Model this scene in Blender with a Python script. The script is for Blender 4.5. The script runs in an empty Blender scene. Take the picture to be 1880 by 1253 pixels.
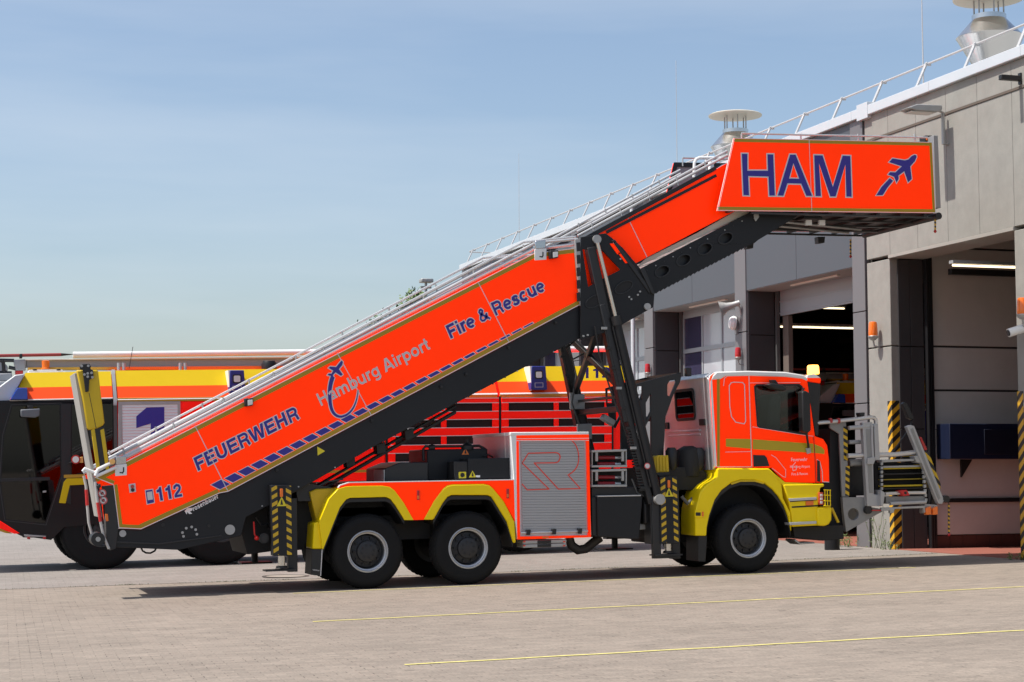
import bpy, bmesh, math, random
from mathutils import Vector, Matrix
from mathutils.geometry import tessellate_polygon
random.seed(7)
R = math.radians
scene = bpy.context.scene
COL = scene.collection

# ------------------------------------------------------------------ camera
FPX, IW, IH = 3300.0, 1880.0, 1253.0
YAW, PITCH, ROLL = R(17.87), R(4.09), 0.004
CAM = Vector((-6.30, -26.65, 1.79))
fwd = Vector((math.sin(YAW)*math.cos(PITCH), math.cos(YAW)*math.cos(PITCH), math.sin(PITCH)))
r0 = Vector((math.cos(YAW), -math.sin(YAW), 0)); u0 = r0.cross(fwd)
rgt = r0*math.cos(ROLL) - u0*math.sin(ROLL); upv = u0*math.cos(ROLL) + r0*math.sin(ROLL)
cd = bpy.data.cameras.new('camera'); cam = bpy.data.objects.new('camera', cd); COL.objects.link(cam)
m = Matrix((rgt, upv, -fwd)).transposed().to_4x4(); m.translation = CAM
cam.matrix_world = m
cd.sensor_width = 36; cd.lens = 36*FPX/IW; cd.clip_start = .5; cd.clip_end = 5000
scene.camera = cam
scene.render.resolution_x, scene.render.resolution_y = 1024, 682

# ------------------------------------------------------------------ world, sun, exposure
SUN = Vector((.56, -.02, -1.0)).normalized()          # direction the light travels
w = bpy.data.worlds.new('World'); scene.world = w; w.use_nodes = True
nt = w.node_tree; nt.nodes.clear()
sky = nt.nodes.new('ShaderNodeTexSky'); sky.sky_type = 'NISHITA'; sky.sun_disc = False
sky.sun_elevation = math.asin(-SUN.z); sky.sun_rotation = math.atan2(-SUN.x, -SUN.y)
sky.air_density = 1.0; sky.dust_density = 2.1; sky.ozone_density = 1.0; sky.altitude = 0
tc = nt.nodes.new('ShaderNodeTexCoord'); mp = nt.nodes.new('ShaderNodeMapping'); mp.inputs['Scale'].default_value = (1.2, 1.2, 9.0)
mp.inputs['Rotation'].default_value = (0, R(4), 0)
nz = nt.nodes.new('ShaderNodeTexNoise'); nz.inputs['Scale'].default_value = 1.6; nz.inputs['Detail'].default_value = 5; nz.inputs['Roughness'].default_value = .55
cr = nt.nodes.new('ShaderNodeValToRGB'); cr.color_ramp.elements[0].position = .40; cr.color_ramp.elements[1].position = .8
cr.color_ramp.elements[0].color = (0, 0, 0, 1); cr.color_ramp.elements[1].color = (.30, .30, .30, 1)
mx = nt.nodes.new('ShaderNodeMix'); mx.data_type = 'RGBA'; mx.inputs[7].default_value = (5.6, 5.85, 6.1, 1)
bg = nt.nodes.new('ShaderNodeBackground'); bg.inputs['Strength'].default_value = .128
wo = nt.nodes.new('ShaderNodeOutputWorld')
L = nt.links.new
L(tc.outputs['Generated'], mp.inputs['Vector']); L(mp.outputs[0], nz.inputs['Vector']); L(nz.outputs[0], cr.inputs[0])
L(cr.outputs[0], mx.inputs[0]); L(sky.outputs[0], mx.inputs[6]); L(mx.outputs[2], bg.inputs[0]); L(bg.outputs[0], wo.inputs[0])
sd = bpy.data.lights.new('sun', 'SUN'); sd.energy = 4.6; sd.angle = R(.53); sd.color = (1, .955, .88)
so = bpy.data.objects.new('sun', sd); COL.objects.link(so); so.location = (-40, -10, 60)
so.rotation_euler = SUN.to_track_quat('-Z', 'Y').to_euler()
vs = scene.view_settings
vs.view_transform = 'Standard'; vs.look = 'None'; vs.gamma = 1; vs.use_curve_mapping = False; vs.exposure = 0.31
scene.render.engine = 'CYCLES'

# ------------------------------------------------------------------ helpers
class Frame:
    """A thing's own coordinate frame; turns a picture position into a point on one of its planes."""
    def __init__(s, org, tilt=0.0):
        s.M = Matrix.Translation(org) @ Matrix.Rotation(-tilt, 4, 'Y'); s.I = s.M.inverted()
    def ray(s, px, py):
        d = fwd + (px-IW/2)/FPX*rgt - (py-IH/2)/FPX*upv
        return s.I @ CAM, s.I.to_3x3() @ d
    def y(s, px, py, y):
        o, d = s.ray(px, py); t = (y-o.y)/d.y; p = o + d*t; return (p.x, p.z)
    def x(s, px, py, x):
        o, d = s.ray(px, py); t = (x-o.x)/d.x; p = o + d*t; return (p.y, p.z)
    def z(s, px, py, z):
        o, d = s.ray(px, py); t = (z-o.z)/d.z; p = o + d*t; return (p.x, p.y)
    def P(s, px, py, y):
        a = s.y(px, py, y); return Vector((a[0], y, a[1]))
    def py(s, pts, y): return [s.y(a, b, y) for a, b in pts]

def zoom(ox, oy, k): return lambda *pts: [(ox+a/k, oy+b/k) for a, b in pts]
z1 = zoom(0, 620, 2.6095); z2 = zoom(300, 420, 2.5065); z3 = zoom(420, 760, 3.4815); z4 = zoom(760, 420, 2.506)
z5 = zoom(860, 760, 4.177); z6 = zoom(1150, 640, 2.915); z8 = zoom(1200, 220, 3.357)
q2 = zoom(820, 180, 3.1333); q3 = zoom(1080, 440, 4.475); q4 = zoom(1380, 380, 3.76); q7 = zoom(690, 630, 3.76); q8 = zoom(980, 420, 2.506)
w1 = zoom(0, 630, 6.96); w2 = zoom(100, 650, 3.3); w3 = zoom(1500, 740, 4.477); w8 = zoom(1160, 660, 5.22)

OFF = {}
def rootoff(o):
    while o.parent: o = o.parent
    return OFF.get(o.name, Vector((0, 0, 0)))
def tag(o, label=None, cat=None, group=None, kind=None):
    if label: o['label'] = label
    if cat: o['category'] = cat
    if group: o['group'] = group
    if kind: o['kind'] = kind
    return o
def empty(name, loc=(0, 0, 0), parent=None, world=False, tilt=0):
    o = bpy.data.objects.new(name, None); COL.objects.link(o); o.location = loc; o.empty_display_size = .3
    o.rotation_euler = (0, -tilt, 0)
    if parent: o.parent = parent
    if world: OFF[o.name] = Vector(loc)
    return o

class MB:
    def __init__(s): s.v = []; s.f = []; s.m = []
    def add(s, vs_, fs, mi=0):
        b = len(s.v); s.v += [tuple(p) for p in vs_]; s.f += [tuple(i+b for i in f) for f in fs]; s.m += [mi]*len(fs); return s
    def box(s, x0, x1, y0, y1, z0, z1_, mi=0):
        return s.add([(x, y, z) for x in (x0, x1) for y in (y0, y1) for z in (z0, z1_)],
                     [(0, 1, 3, 2), (4, 6, 7, 5), (0, 4, 5, 1), (2, 3, 7, 6), (0, 2, 6, 4), (1, 5, 7, 3)], mi)
    def prism(s, poly, y0, y1, mi=0):
        n = len(poly); vs_ = [(x, y0, z) for x, z in poly] + [(x, y1, z) for x, z in poly]
        return s.add(vs_, [tuple(range(n)), tuple(range(2*n-1, n-1, -1))] + [(i, (i+1) % n, n+(i+1) % n, n+i) for i in range(n)], mi)
    def prismx(s, poly, x0, x1, mi=0):
        n = len(poly); vs_ = [(x0, y, z) for y, z in poly] + [(x1, y, z) for y, z in poly]
        return s.add(vs_, [tuple(range(n)), tuple(range(2*n-1, n-1, -1))] + [(i, (i+1) % n, n+(i+1) % n, n+i) for i in range(n)], mi)
    def holes(s, outer, holes, y0, y1, mi=0):
        loops = [outer] + holes
        tri = tessellate_polygon([[Vector((x, z, 0)) for x, z in l] for l in loops])
        flat = [p for l in loops for p in l]; n = len(flat)
        fs = [tuple(t) for t in tri] + [tuple(i+n for i in t) for t in tri]; b = 0
        for l in loops:
            k = len(l); fs += [(b+i, b+(i+1) % k, n+b+(i+1) % k, n+b+i) for i in range(k)]; b += k
        return s.add([(x, y0, z) for x, z in flat] + [(x, y1, z) for x, z in flat], fs, mi)
    def cyl(s, p, q, ra, rb=None, n=14, mi=0):
        p = Vector(p); q = Vector(q); rb = ra if rb is None else rb
        d = (q-p).normalized(); a = d.orthogonal().normalized(); b = d.cross(a)
        c = [(math.cos(2*math.pi*i/n), math.sin(2*math.pi*i/n)) for i in range(n)]
        vs_ = [p+(a*x+b*y)*ra for x, y in c] + [q+(a*x+b*y)*rb for x, y in c]
        return s.add(vs_, [tuple(range(n)), tuple(range(2*n-1, n-1, -1))] + [(i, (i+1) % n, n+(i+1) % n, n+i) for i in range(n)], mi)
    def tube(s, pts, r, n=8, mi=0):
        pts = [Vector(p) for p in pts]; k = len(pts); rings = []; ref = None
        for i, p in enumerate(pts):
            d = (pts[min(i+1, k-1)] - pts[max(i-1, 0)]).normalized()
            if ref is None: ref = d.orthogonal().normalized()
            a = (ref - d*ref.dot(d)); a = a.normalized() if a.length > 1e-5 else d.orthogonal().normalized(); ref = a; b = d.cross(a)
            sc = 1.0
            if 0 < i < k-1:
                h = (pts[i]-pts[i-1]).normalized().dot((pts[i+1]-pts[i]).normalized()); sc = 1/max(.6, math.sqrt(max(0, (1+h)/2)))
            rings.append([p+(a*math.cos(2*math.pi*j/n)+b*math.sin(2*math.pi*j/n))*r*(1+(sc-1)*.5) for j in range(n)])
        fs = [tuple(range(n)), tuple(range(k*n-1, (k-1)*n-1, -1))]
        for i in range(k-1):
            fs += [(i*n+j, i*n+(j+1) % n, (i+1)*n+(j+1) % n, (i+1)*n+j) for j in range(n)]
        return s.add([v for g in rings for v in g], fs, mi)
    def lathe(s, prof, org, axis, n=32, mi=0, closed=False):
        org = Vector(org); d = Vector(axis).normalized(); a = d.orthogonal().normalized(); b = d.cross(a); k = len(prof)
        vs_ = [org + d*h + (a*math.cos(2*math.pi*j/n)+b*math.sin(2*math.pi*j/n))*r for r, h in prof for j in range(n)]
        fs = [(i*n+j, i*n+(j+1) % n, ((i+1) % k)*n+(j+1) % n, ((i+1) % k)*n+j) for i in range(k if closed else k-1) for j in range(n)]
        if not closed:
            fs += [tuple(range(n)), tuple(range(k*n-1, (k-1)*n-1, -1))]
        return s.add(vs_, fs, mi)
    def bar(s, p, q, wd, ht, up=(0, 1, 0), mi=0):
        p = Vector(p); q = Vector(q); d = (q-p).normalized(); a = Vector(up); a = (a-d*a.dot(d)).normalized(); b = d.cross(a)
        vs_ = [c + a*(i*wd/2) + b*(j*ht/2) for c in (p, q) for i, j in ((-1, -1), (1, -1), (1, 1), (-1, 1))]
        return s.add(vs_, [(0, 1, 2, 3), (7, 6, 5, 4)] + [(i, (i+1) % 4, 4+(i+1) % 4, 4+i) for i in range(4)], mi)
    def build(s, name, mats, parent=None, bevel=0, seg=2, smooth=True, world=False):
        off = rootoff(parent) if parent else Vector((0, 0, 0))
        me = bpy.data.meshes.new(name)
        me.from_pydata([(x-off.x, y-off.y, z-off.z) for x, y, z in s.v], [], s.f); me.validate(clean_customdata=False)
        for mt in (mats if isinstance(mats, (list, tuple)) else [mats]): me.materials.append(mt)
        if len(s.m) == len(me.polygons): me.polygons.foreach_set('material_index', s.m)
        bm = bmesh.new(); bm.from_mesh(me); bmesh.ops.recalc_face_normals(bm, faces=bm.faces); bm.to_mesh(me); bm.free()
        if smooth:
            me.polygons.foreach_set('use_smooth', [True]*len(me.polygons)); me.set_sharp_from_angle(angle=R(36))
        me.update()
        o = bpy.data.objects.new(name, me); COL.objects.link(o)
        if parent: o.parent = parent
        if bevel:
            b = o.modifiers.new('bevel', 'BEVEL'); b.width = bevel; b.segments = seg; b.limit_method = 'ANGLE'; b.angle_limit = R(40)
        return o

def rrect(x0, x1, z0, z1_, r, n=4):
    out = []
    for cx, cz, a0 in ((x1-r, z1_-r, 0), (x0+r, z1_-r, 90), (x0+r, z0+r, 180), (x1-r, z0+r, 270)):
        for i in range(n+1):
            a = R(a0+90*i/n); out.append((cx+r*math.cos(a), cz+r*math.sin(a)))
    return out
def circ(cx, cz, r, n=20, rz=None):
    rz = r if rz is None else rz
    return [(cx+r*math.cos(2*math.pi*i/n), cz+rz*math.sin(2*math.pi*i/n)) for i in range(n)]
def area(p): return sum(p[i][0]*p[(i+1) % len(p)][1]-p[(i+1) % len(p)][0]*p[i][1] for i in range(len(p)))/2
def offset(poly, d):
    if area(poly) < 0: poly = poly[::-1]
    n = len(poly); out = []
    for i in range(n):
        a, b, c = Vector(poly[i-1]), Vector(poly[i]), Vector(poly[(i+1) % n])
        e1 = (b-a).normalized(); e2 = (c-b).normalized(); n1 = Vector((e1.y, -e1.x)); n2 = Vector((e2.y, -e2.x))
        k = n1+n2; k = k/max(.5, k.dot(n1)) if k.length > 1e-6 else n1
        out.append(tuple(b+k*d))
    return out
def strip(p, q, a, b, inner):
    """quad along p-q, from distance a to distance b on the side of inner"""
    p, q, c = Vector(p), Vector(q), Vector(inner); e = (q-p).normalized(); n = Vector((-e.y, e.x))
    if (c-p).dot(n) < 0: n = -n
    return [tuple(p+n*a), tuple(q+n*a), tuple(q+n*b), tuple(p+n*b)]
def bez(p0, p1, p2, n=8):
    return [tuple(((1-t)**2*a+2*t*(1-t)*b+t*t*c) for a, b, c in zip(p0, p1, p2)) for t in [i/n for i in range(n+1)]]

# ------------------------------------------------------------------ materials
MATS = {}
def mat(name, col, rough=.5, metal=0, var=.06, vs_=2.0, bump=0, bs=60, coat=0, spec=.5, rv=.08, emit=None, es=0):
    if name in MATS: return MATS[name]
    mt = bpy.data.materials.new(name); MATS[name] = mt; mt.use_nodes = True; t = mt.node_tree; p = t.nodes['Principled BSDF']
    lk = t.links.new
    p.inputs['Roughness'].default_value = rough; p.inputs['Metallic'].default_value = metal
    p.inputs['Specular IOR Level'].default_value = spec; p.inputs['Coat Weight'].default_value = coat; p.inputs['Coat Roughness'].default_value = .08
    c = t.nodes.new('ShaderNodeTexCoord')
    n = t.nodes.new('ShaderNodeTexNoise'); n.inputs['Scale'].default_value = vs_; n.inputs['Detail'].default_value = 6; n.inputs['Roughness'].default_value = .65
    lk(c.outputs['Object'], n.inputs['Vector'])
    m_ = t.nodes.new('ShaderNodeMix'); m_.data_type = 'RGBA'
    m_.inputs[6].default_value = (*[max(0, x*(1-var*1.6)) for x in col], 1); m_.inputs[7].default_value = (*[min(1, x*(1+var)) for x in col], 1)
    lk(n.outputs[0], m_.inputs[0]); lk(m_.outputs[2], p.inputs['Base Color'])
    if rv:
        mr = t.nodes.new('ShaderNodeMapRange'); mr.inputs[3].default_value = max(0, rough-rv); mr.inputs[4].default_value = min(1, rough+rv)
        lk(n.outputs[0], mr.inputs[0]); lk(mr.outputs[0], p.inputs['Roughness'])
    if bump:
        n2 = t.nodes.new('ShaderNodeTexNoise'); n2.inputs['Scale'].default_value = bs; n2.inputs['Detail'].default_value = 4
        b = t.nodes.new('ShaderNodeBump'); b.inputs['Strength'].default_value = bump; b.inputs['Distance'].default_value = .01
        lk(c.outputs['Object'], n2.inputs['Vector']); lk(n2.outputs[0], b.inputs['Height']); lk(b.outputs[0], p.inputs['Normal'])
    if emit:
        p.inputs['Emission Color'].default_value = (*emit, 1); p.inputs['Emission Strength'].default_value = es
    return mt
def fluoresce(mt, k):
    # daylight-fluorescent film returns more red than falls on it in that band
    t = mt.node_tree; p = t.nodes['Principled BSDF']; src = p.inputs['Base Color'].links[0].from_socket
    v = t.nodes.new('ShaderNodeVectorMath'); v.operation = 'MULTIPLY'; v.inputs[1].default_value = k
    t.links.new(src, v.inputs[0]); t.links.new(v.outputs[0], p.inputs['Base Color'])
def stripes(name, ca, cb, dx, dz, period, rough=.45, dy=0):
    if name in MATS: return MATS[name]
    mt = mat(name, ca, rough); t = mt.node_tree; p = t.nodes['Principled BSDF']; lk = t.links.new
    c = t.nodes.new('ShaderNodeTexCoord'); d = t.nodes.new('ShaderNodeVectorMath'); d.operation = 'DOT_PRODUCT'; d.inputs[1].default_value = (dx/period, dy/period, dz/period)
    f = t.nodes.new('ShaderNodeMath'); f.operation = 'FRACT'; g = t.nodes.new('ShaderNodeMath'); g.operation = 'GREATER_THAN'; g.inputs[1].default_value = .5
    m_ = t.nodes.new('ShaderNodeMix'); m_.data_type = 'RGBA'; m_.inputs[6].default_value = (*ca, 1); m_.inputs[7].default_value = (*cb, 1)
    lk(c.outputs['Object'], d.inputs[0]); lk(d.outputs['Value'], f.inputs[0]); lk(f.outputs[0], g.inputs[0]); lk(g.outputs[0], m_.inputs[0]); lk(m_.outputs[2], p.inputs['Base Color'])
    return mt
def glass(name, tint, refl=(1, 1, 1), rough=.02, ior=1.5):
    if name in MATS: return MATS[name]
    mt = bpy.data.materials.new(name); MATS[name] = mt; mt.use_nodes = True; t = mt.node_tree; t.nodes.clear()
    o = t.nodes.new('ShaderNodeOutputMaterial'); a = t.nodes.new('ShaderNodeBsdfTransparent'); a.inputs[0].default_value = (*tint, 1)
    g = t.nodes.new('ShaderNodeBsdfGlossy'); g.inputs['Roughness'].default_value = rough; g.inputs[0].default_value = (*refl, 1)
    f = t.nodes.new('ShaderNodeFresnel'); f.inputs[0].default_value = ior; x = t.nodes.new('ShaderNodeMixShader')
    t.links.new(f.outputs[0], x.inputs[0]); t.links.new(a.outputs[0], x.inputs[1]); t.links.new(g.outputs[0], x.inputs[2]); t.links.new(x.outputs[0], o.inputs[0])
    return mt

orange = mat('fluorescent_orange', (1.0, .055, .001), .36, var=.055, coat=.02, spec=.10, vs_=1.6)
orange2 = mat('daylight_orange', (.85, .070, .006), .4, var=.03, spec=.25)
red = mat('fire_red', (.92, .014, .004), .36, var=.05, coat=.08, spec=.25)
fluoresce(orange, (2.15, 1.2, 1)); fluoresce(red, (1.8, 1, 1))
yellow = mat('signal_yellow', (.95, .69, .004), .36, var=.08, coat=.1, spec=.25)
yellow2 = mat('band_yellow', (.66, .46, .006), .4, var=.05, spec=.25)
ochre = mat('ochre_yellow', (.62, .42, .006), .45, var=.12)
olive = mat('olive_reflective', (.40, .25, .006), .45, var=.06)
lime = mat('lime_reflective', (.50, .36, .008), .4, var=.06)
white = mat('white_paint', (.80, .80, .79), .4, var=.05)
silverw = mat('silver_print', (.62, .60, .60), .4, var=.04)
blue = mat('blue_print', (.030, .022, .27), .45, var=.04)
anthr = mat('anthracite_paint', (.014, .015, .0175), .45, var=.15, bump=.05, spec=.3)
black = mat('black_plastic', (.012, .012, .013), .5, var=.2, bump=.08)
blackm = mat('black_steel', (.016, .016, .018), .42, var=.2)
alu = mat('aluminium', (.62, .62, .63), .34, metal=.85, var=.08)
alud = mat('aluminium_rail', (.56, .56, .56), .42, metal=.5, var=.08)
galv = mat('galvanised_steel', (.42, .42, .41), .48, metal=.45, var=.16, vs_=5)
shut = mat('shutter_grey', (.40, .40, .41), .42, metal=.3, var=.06)
tyre = mat('tyre_rubber', (.011, .011, .0115), .82, spec=.25, var=.25, vs_=6, bump=.25, bs=90)
steel = mat('steel_rod', (.66, .63, .58), .2, metal=.9, var=.05)
dark = mat('underbody_dark', (.010, .010, .011), .7, var=.3, bump=.1)
redlamp = mat('red_lens', (.45, .01, .012), .2, coat=.5)
amber = mat('amber_lens', (.85, .17, .01), .2, coat=.5)
ambert = mat('amber_lens_lit', (1, .45, .08), .2, emit=(1, .40, .06), es=5)
bluel = mat('blue_lens', (.008, .06, .42), .15, coat=.6, var=.2, vs_=14)
clear = mat('clear_lens', (.75, .75, .73), .15, coat=.5)
glassc = glass('cab_glass', (.68, .72, .70)); glassd = glass('dark_glass', (.10, .12, .115)); glassb = glass('tender_glass', (.055, .075, .07))
hazL = stripes('hazard_down', (.60, .38, .012), (.012, .012, .012), .55, 1, .115)
hazR = stripes('hazard_up', (.60, .38, .012), (.012, .012, .012), -.55, 1, .115)

_cap = None
def text_mesh(s, off):
    cu = bpy.data.curves.new('t', 'FONT'); cu.body = s; cu.size = 1; cu.offset = off; cu.resolution_u = 5
    o = bpy.data.objects.new('t', cu); COL.objects.link(o)
    dg = bpy.context.evaluated_depsgraph_get(); e = o.evaluated_get(dg); me = e.to_mesh()
    vs_ = [tuple(v.co) for v in me.vertices]; fs = [tuple(p.vertices) for p in me.polygons]
    e.to_mesh_clear(); bpy.data.objects.remove(o); bpy.data.curves.remove(cu); return vs_, fs
def lettering(s, F, p0, p1, ptop, y, mt, parent, weight=0., out=0., outmat=None, capfrom='H'):
    global _cap
    if _cap is None: _cap = max(v[1] for v in text_mesh('H', 0)[0])
    base, _ = text_mesh(s, 0); u0_, u1_ = min(v[0] for v in base), max(v[0] for v in base)
    a, b, c = Vector(F.y(*p0, y)), Vector(F.y(*p1, y)), Vector(F.y(*ptop, y))
    ex = (b-a)/(u1_-u0_); ez = (c-a)/_cap; res = None
    for wt, mm, dy in ([(weight+out, outmat, 0.)] if out else []) + [(weight, mt, -.0012)]:
        vs_, fs = text_mesh(s, wt)
        me = bpy.data.meshes.new('lettering'); pts = []
        for v in vs_:
            k = a + ex*(v[0]-u0_) + ez*v[1]; pts.append((k.x, y+dy, k.y))
        off = rootoff(parent)
        me.from_pydata([(p[0]-off.x, p[1]-off.y, p[2]-off.z) for p in pts], [], fs); me.materials.append(mm)
        res = bpy.data.objects.new('lettering' if mm is mt else 'lettering_outline', me); COL.objects.link(res); res.parent = parent
    return res
def decal(name, poly, y, mt, parent, t=.0012):
    return MB().prism(poly, y-t, y+.0006).build(name, mt, parent, smooth=False)
def copy_tree(o, parent=None):
    c = o.copy(); COL.objects.link(c); c.parent = parent
    for ch in [k for k in o.children]: copy_tree(ch, c)
    return c

# ---- bold grotesque capitals and lower case, drawn as strokes (cap height 1)
def arc(cx, cy, rx, ry, a0, a1, n=12): return [(cx+rx*math.cos(R(a0+(a1-a0)*i/n)), cy+ry*math.sin(R(a0+(a1-a0)*i/n))) for i in range(n+1)]
def ring(cx, cy, rx, ry): return ('ring', arc(cx, cy, rx, ry, 0, 360, 22)[:-1])
GL = {
 ' ': (.36, []), 'H': (1.0, [[(.19, 0), (.19, 1)], [(.81, 0), (.81, 1)], [(.19, .51), (.81, .51)]]),
 'F': (.84, [[(.19, 0), (.19, 1)], [(.19, .9), (.80, .9)], [(.19, .48), (.71, .48)]]),
 'E': (.92, [[(.19, 0), (.19, 1)], [(.19, .9), (.85, .9)], [(.19, .51), (.80, .51)], [(.19, .1), (.87, .1)]]),
 'U': (1.0, [[(.18, 1), (.18, .40)]+arc(.5, .40, .32, .30, 180, 360)+[(.82, 1)]]),
 'R': (1.0, [[(.19, 0), (.19, 1)], [(.19, .9), (.56, .9)]+arc(.58, .68, .23, .22, 90, -90)+[(.19, .46)], [(.56, .46), (.70, .42), (.77, .30), (.78, .14), (.84, 0)]]),
 'W': (1.31, [('poly', [(0, 1), (.23, 1), (.375, .32), (.54, 1), (.77, 1), (.935, .32), (1.08, 1), (1.31, 1), (1.06, 0), (.83, 0), (.655, .70), (.48, 0), (.25, 0)], [])]),
 'A': (1.0, [('poly', [(0, 0), (.375, 1), (.625, 1), (1, 0), (.765, 0), (.70, .2), (.30, .2), (.235, 0)], [[(.365, .38), (.635, .38), (.5, .77)]])]),
 'a': (.77, [[(.13, .52)]+arc(.38, .50, .22, .15, 165, 0, 8)+[(.60, .14), (.70, .03)], ring(.37, .215, .19, .125)]),
 'm': (1.24, [[(.16, 0), (.16, .72)], [(.16, .40)]+arc(.39, .42, .22, .21, 180, 0, 8)+[(.61, 0)], [(.61, .40)]+arc(.84, .42, .22, .21, 180, 0, 8)+[(1.06, 0)]]),
 'b': (.85, [[(.17, 0), (.17, 1)], ring(.46, .36, .265, .275)]), 'p': (.85, [[(.17, -.27), (.17, .72)], ring(.46, .36, .265, .275)]),
 'o': (.85, [ring(.425, .36, .285, .275)]), 'g': (.85, [ring(.39, .37, .265, .27), [(.68, .72), (.68, -.02)]+arc(.42, -.03, .26, .165, 0, -150, 8)]),
 'u': (.85, [[(.17, .72), (.17, .32)]+arc(.41, .32, .24, .23, 180, 350, 8), [(.67, 0), (.67, .72)]]), 'n': (.85, [[(.17, 0), (.17, .72)], [(.17, .40)]+arc(.42, .42, .25, .22, 180, 0, 8)+[(.67, 0)]]),
 'r': (.53, [[(.17, 0), (.17, .72)], [(.17, .38)]+arc(.42, .40, .24, .24, 180, 82, 6)+[(.50, .64)]]), 'i': (.37, [[(.185, 0), (.185, .72)], [(.185, .82), (.185, 1)]]),
 't': (.46, [[(.23, .95), (.23, .22), (.28, .11), (.44, .09)], [(.03, .63), (.43, .63)]]), 'e': (.78, [[(.12, .37), (.65, .37)], arc(.39, .36, .27, .275, 0, 308, 16)]), 'c': (.77, [arc(.40, .36, .275, .275, 48, 312, 14)]),
 's': (.76, [[(.62, .52), (.55, .62), (.39, .655), (.23, .61), (.18, .52), (.25, .43), (.40, .375), (.55, .31), (.605, .21), (.54, .11), (.38, .07), (.21, .10), (.13, .21)]]),
 '&': (1.0, [[(.90, .0), (.30, .66), (.27, .79), (.36, .90), (.49, .90), (.57, .79), (.51, .67), (.26, .46), (.16, .28), (.21, .13), (.38, .08), (.58, .15), (.74, .32), (.80, .50)]]),
 '1': (.77, [('poly', [(.32, 0), (.54, 0), (.54, 1), (.39, 1), (.32, .87), (.12, .80), (.12, .65), (.32, .65)], [])]),
 '2': (.77, [[(.13, .66), (.17, .82), (.36, .91), (.55, .84), (.61, .69), (.55, .53), (.37, .38), (.20, .24), (.15, .1)], [(.05, .1), (.70, .1)]]),
}
def stroke_poly(bb, path, wd, fn, ext, closed, y):
    n = len(path); Pv = [Vector(p) for p in path]
    if not closed:
        Pv[0] = Pv[0]-(Pv[1]-Pv[0]).normalized()*ext; Pv[-1] = Pv[-1]+(Pv[-1]-Pv[-2]).normalized()*ext
    Lp, Rp = [], []
    for i in range(n):
        a_ = Pv[i-1] if (i > 0 or closed) else None; c_ = Pv[(i+1) % n] if (i < n-1 or closed) else None
        d1 = (Pv[i]-a_).normalized() if a_ is not None else (c_-Pv[i]).normalized(); d2 = (c_-Pv[i]).normalized() if c_ is not None else d1
        n1, n2 = Vector((-d1.y, d1.x)), Vector((-d2.y, d2.x)); k = n1+n2; k = k/max(.7, k.dot(n1)) if k.length > 1e-6 else n1
        Lp.append(Pv[i]+k*wd/2); Rp.append(Pv[i]-k*wd/2)
    vs_ = []
    for v in Lp+Rp: q = fn(v); vs_.append((q.x, y, q.y))
    m_ = n if closed else n-1
    bb.add(vs_, [(i, (i+1) % n, n+(i+1) % n, n+i) for i in range(m_)])
def bold(s, F, p0, p1, ptop, y, mt, parent, out=0., outmat=None, wd=.2):
    """bold lettering fitted between the two baseline ends"""
    a, b, c = Vector(F.y(*p0, y)), Vector(F.y(*p1, y)), Vector(F.y(*ptop, y)); tot = sum(GL[ch][0] for ch in s)
    ex = (b-a)/tot; ez = (c-a)
    for kind, mm, yy in ([('lettering_outline', outmat, y)] if out else [])+[('lettering', mt, y-.0012)]:
        o_ = out if kind == 'lettering_outline' else 0; bb = MB(); u = 0; k = 0
        for ch in s:
            adv, st_ = GL[ch]; fn = lambda v, u=u: a+ex*(u+v.x)+ez*v.y
            ws = wd*(.70 if ch == '&' else .88 if ch in 'aesgR2' else 1)
            for g in st_:
                yk = yy-.00018*(k % 4); k += 1
                if isinstance(g, tuple) and g[0] == 'poly':
                    po = offset(g[1], o_) if o_ else g[1]; ho = [offset(h, -o_*.8) if o_ else h for h in g[2]]
                    tri = tessellate_polygon([[Vector((p[0], p[1], 0)) for p in l] for l in [po]+ho]); fl_ = [p for l in [po]+ho for p in l]
                    bb.add([(fn(Vector(p)).x, yk, fn(Vector(p)).y) for p in fl_], [tuple(t) for t in tri])
                elif isinstance(g, tuple): stroke_poly(bb, g[1], ws+2*o_, fn, 0, True, yk)
                else: stroke_poly(bb, g, ws+2*o_, fn, o_, False, yk)
            u += adv
        bb.build(kind, mm, parent, smooth=False)

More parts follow.
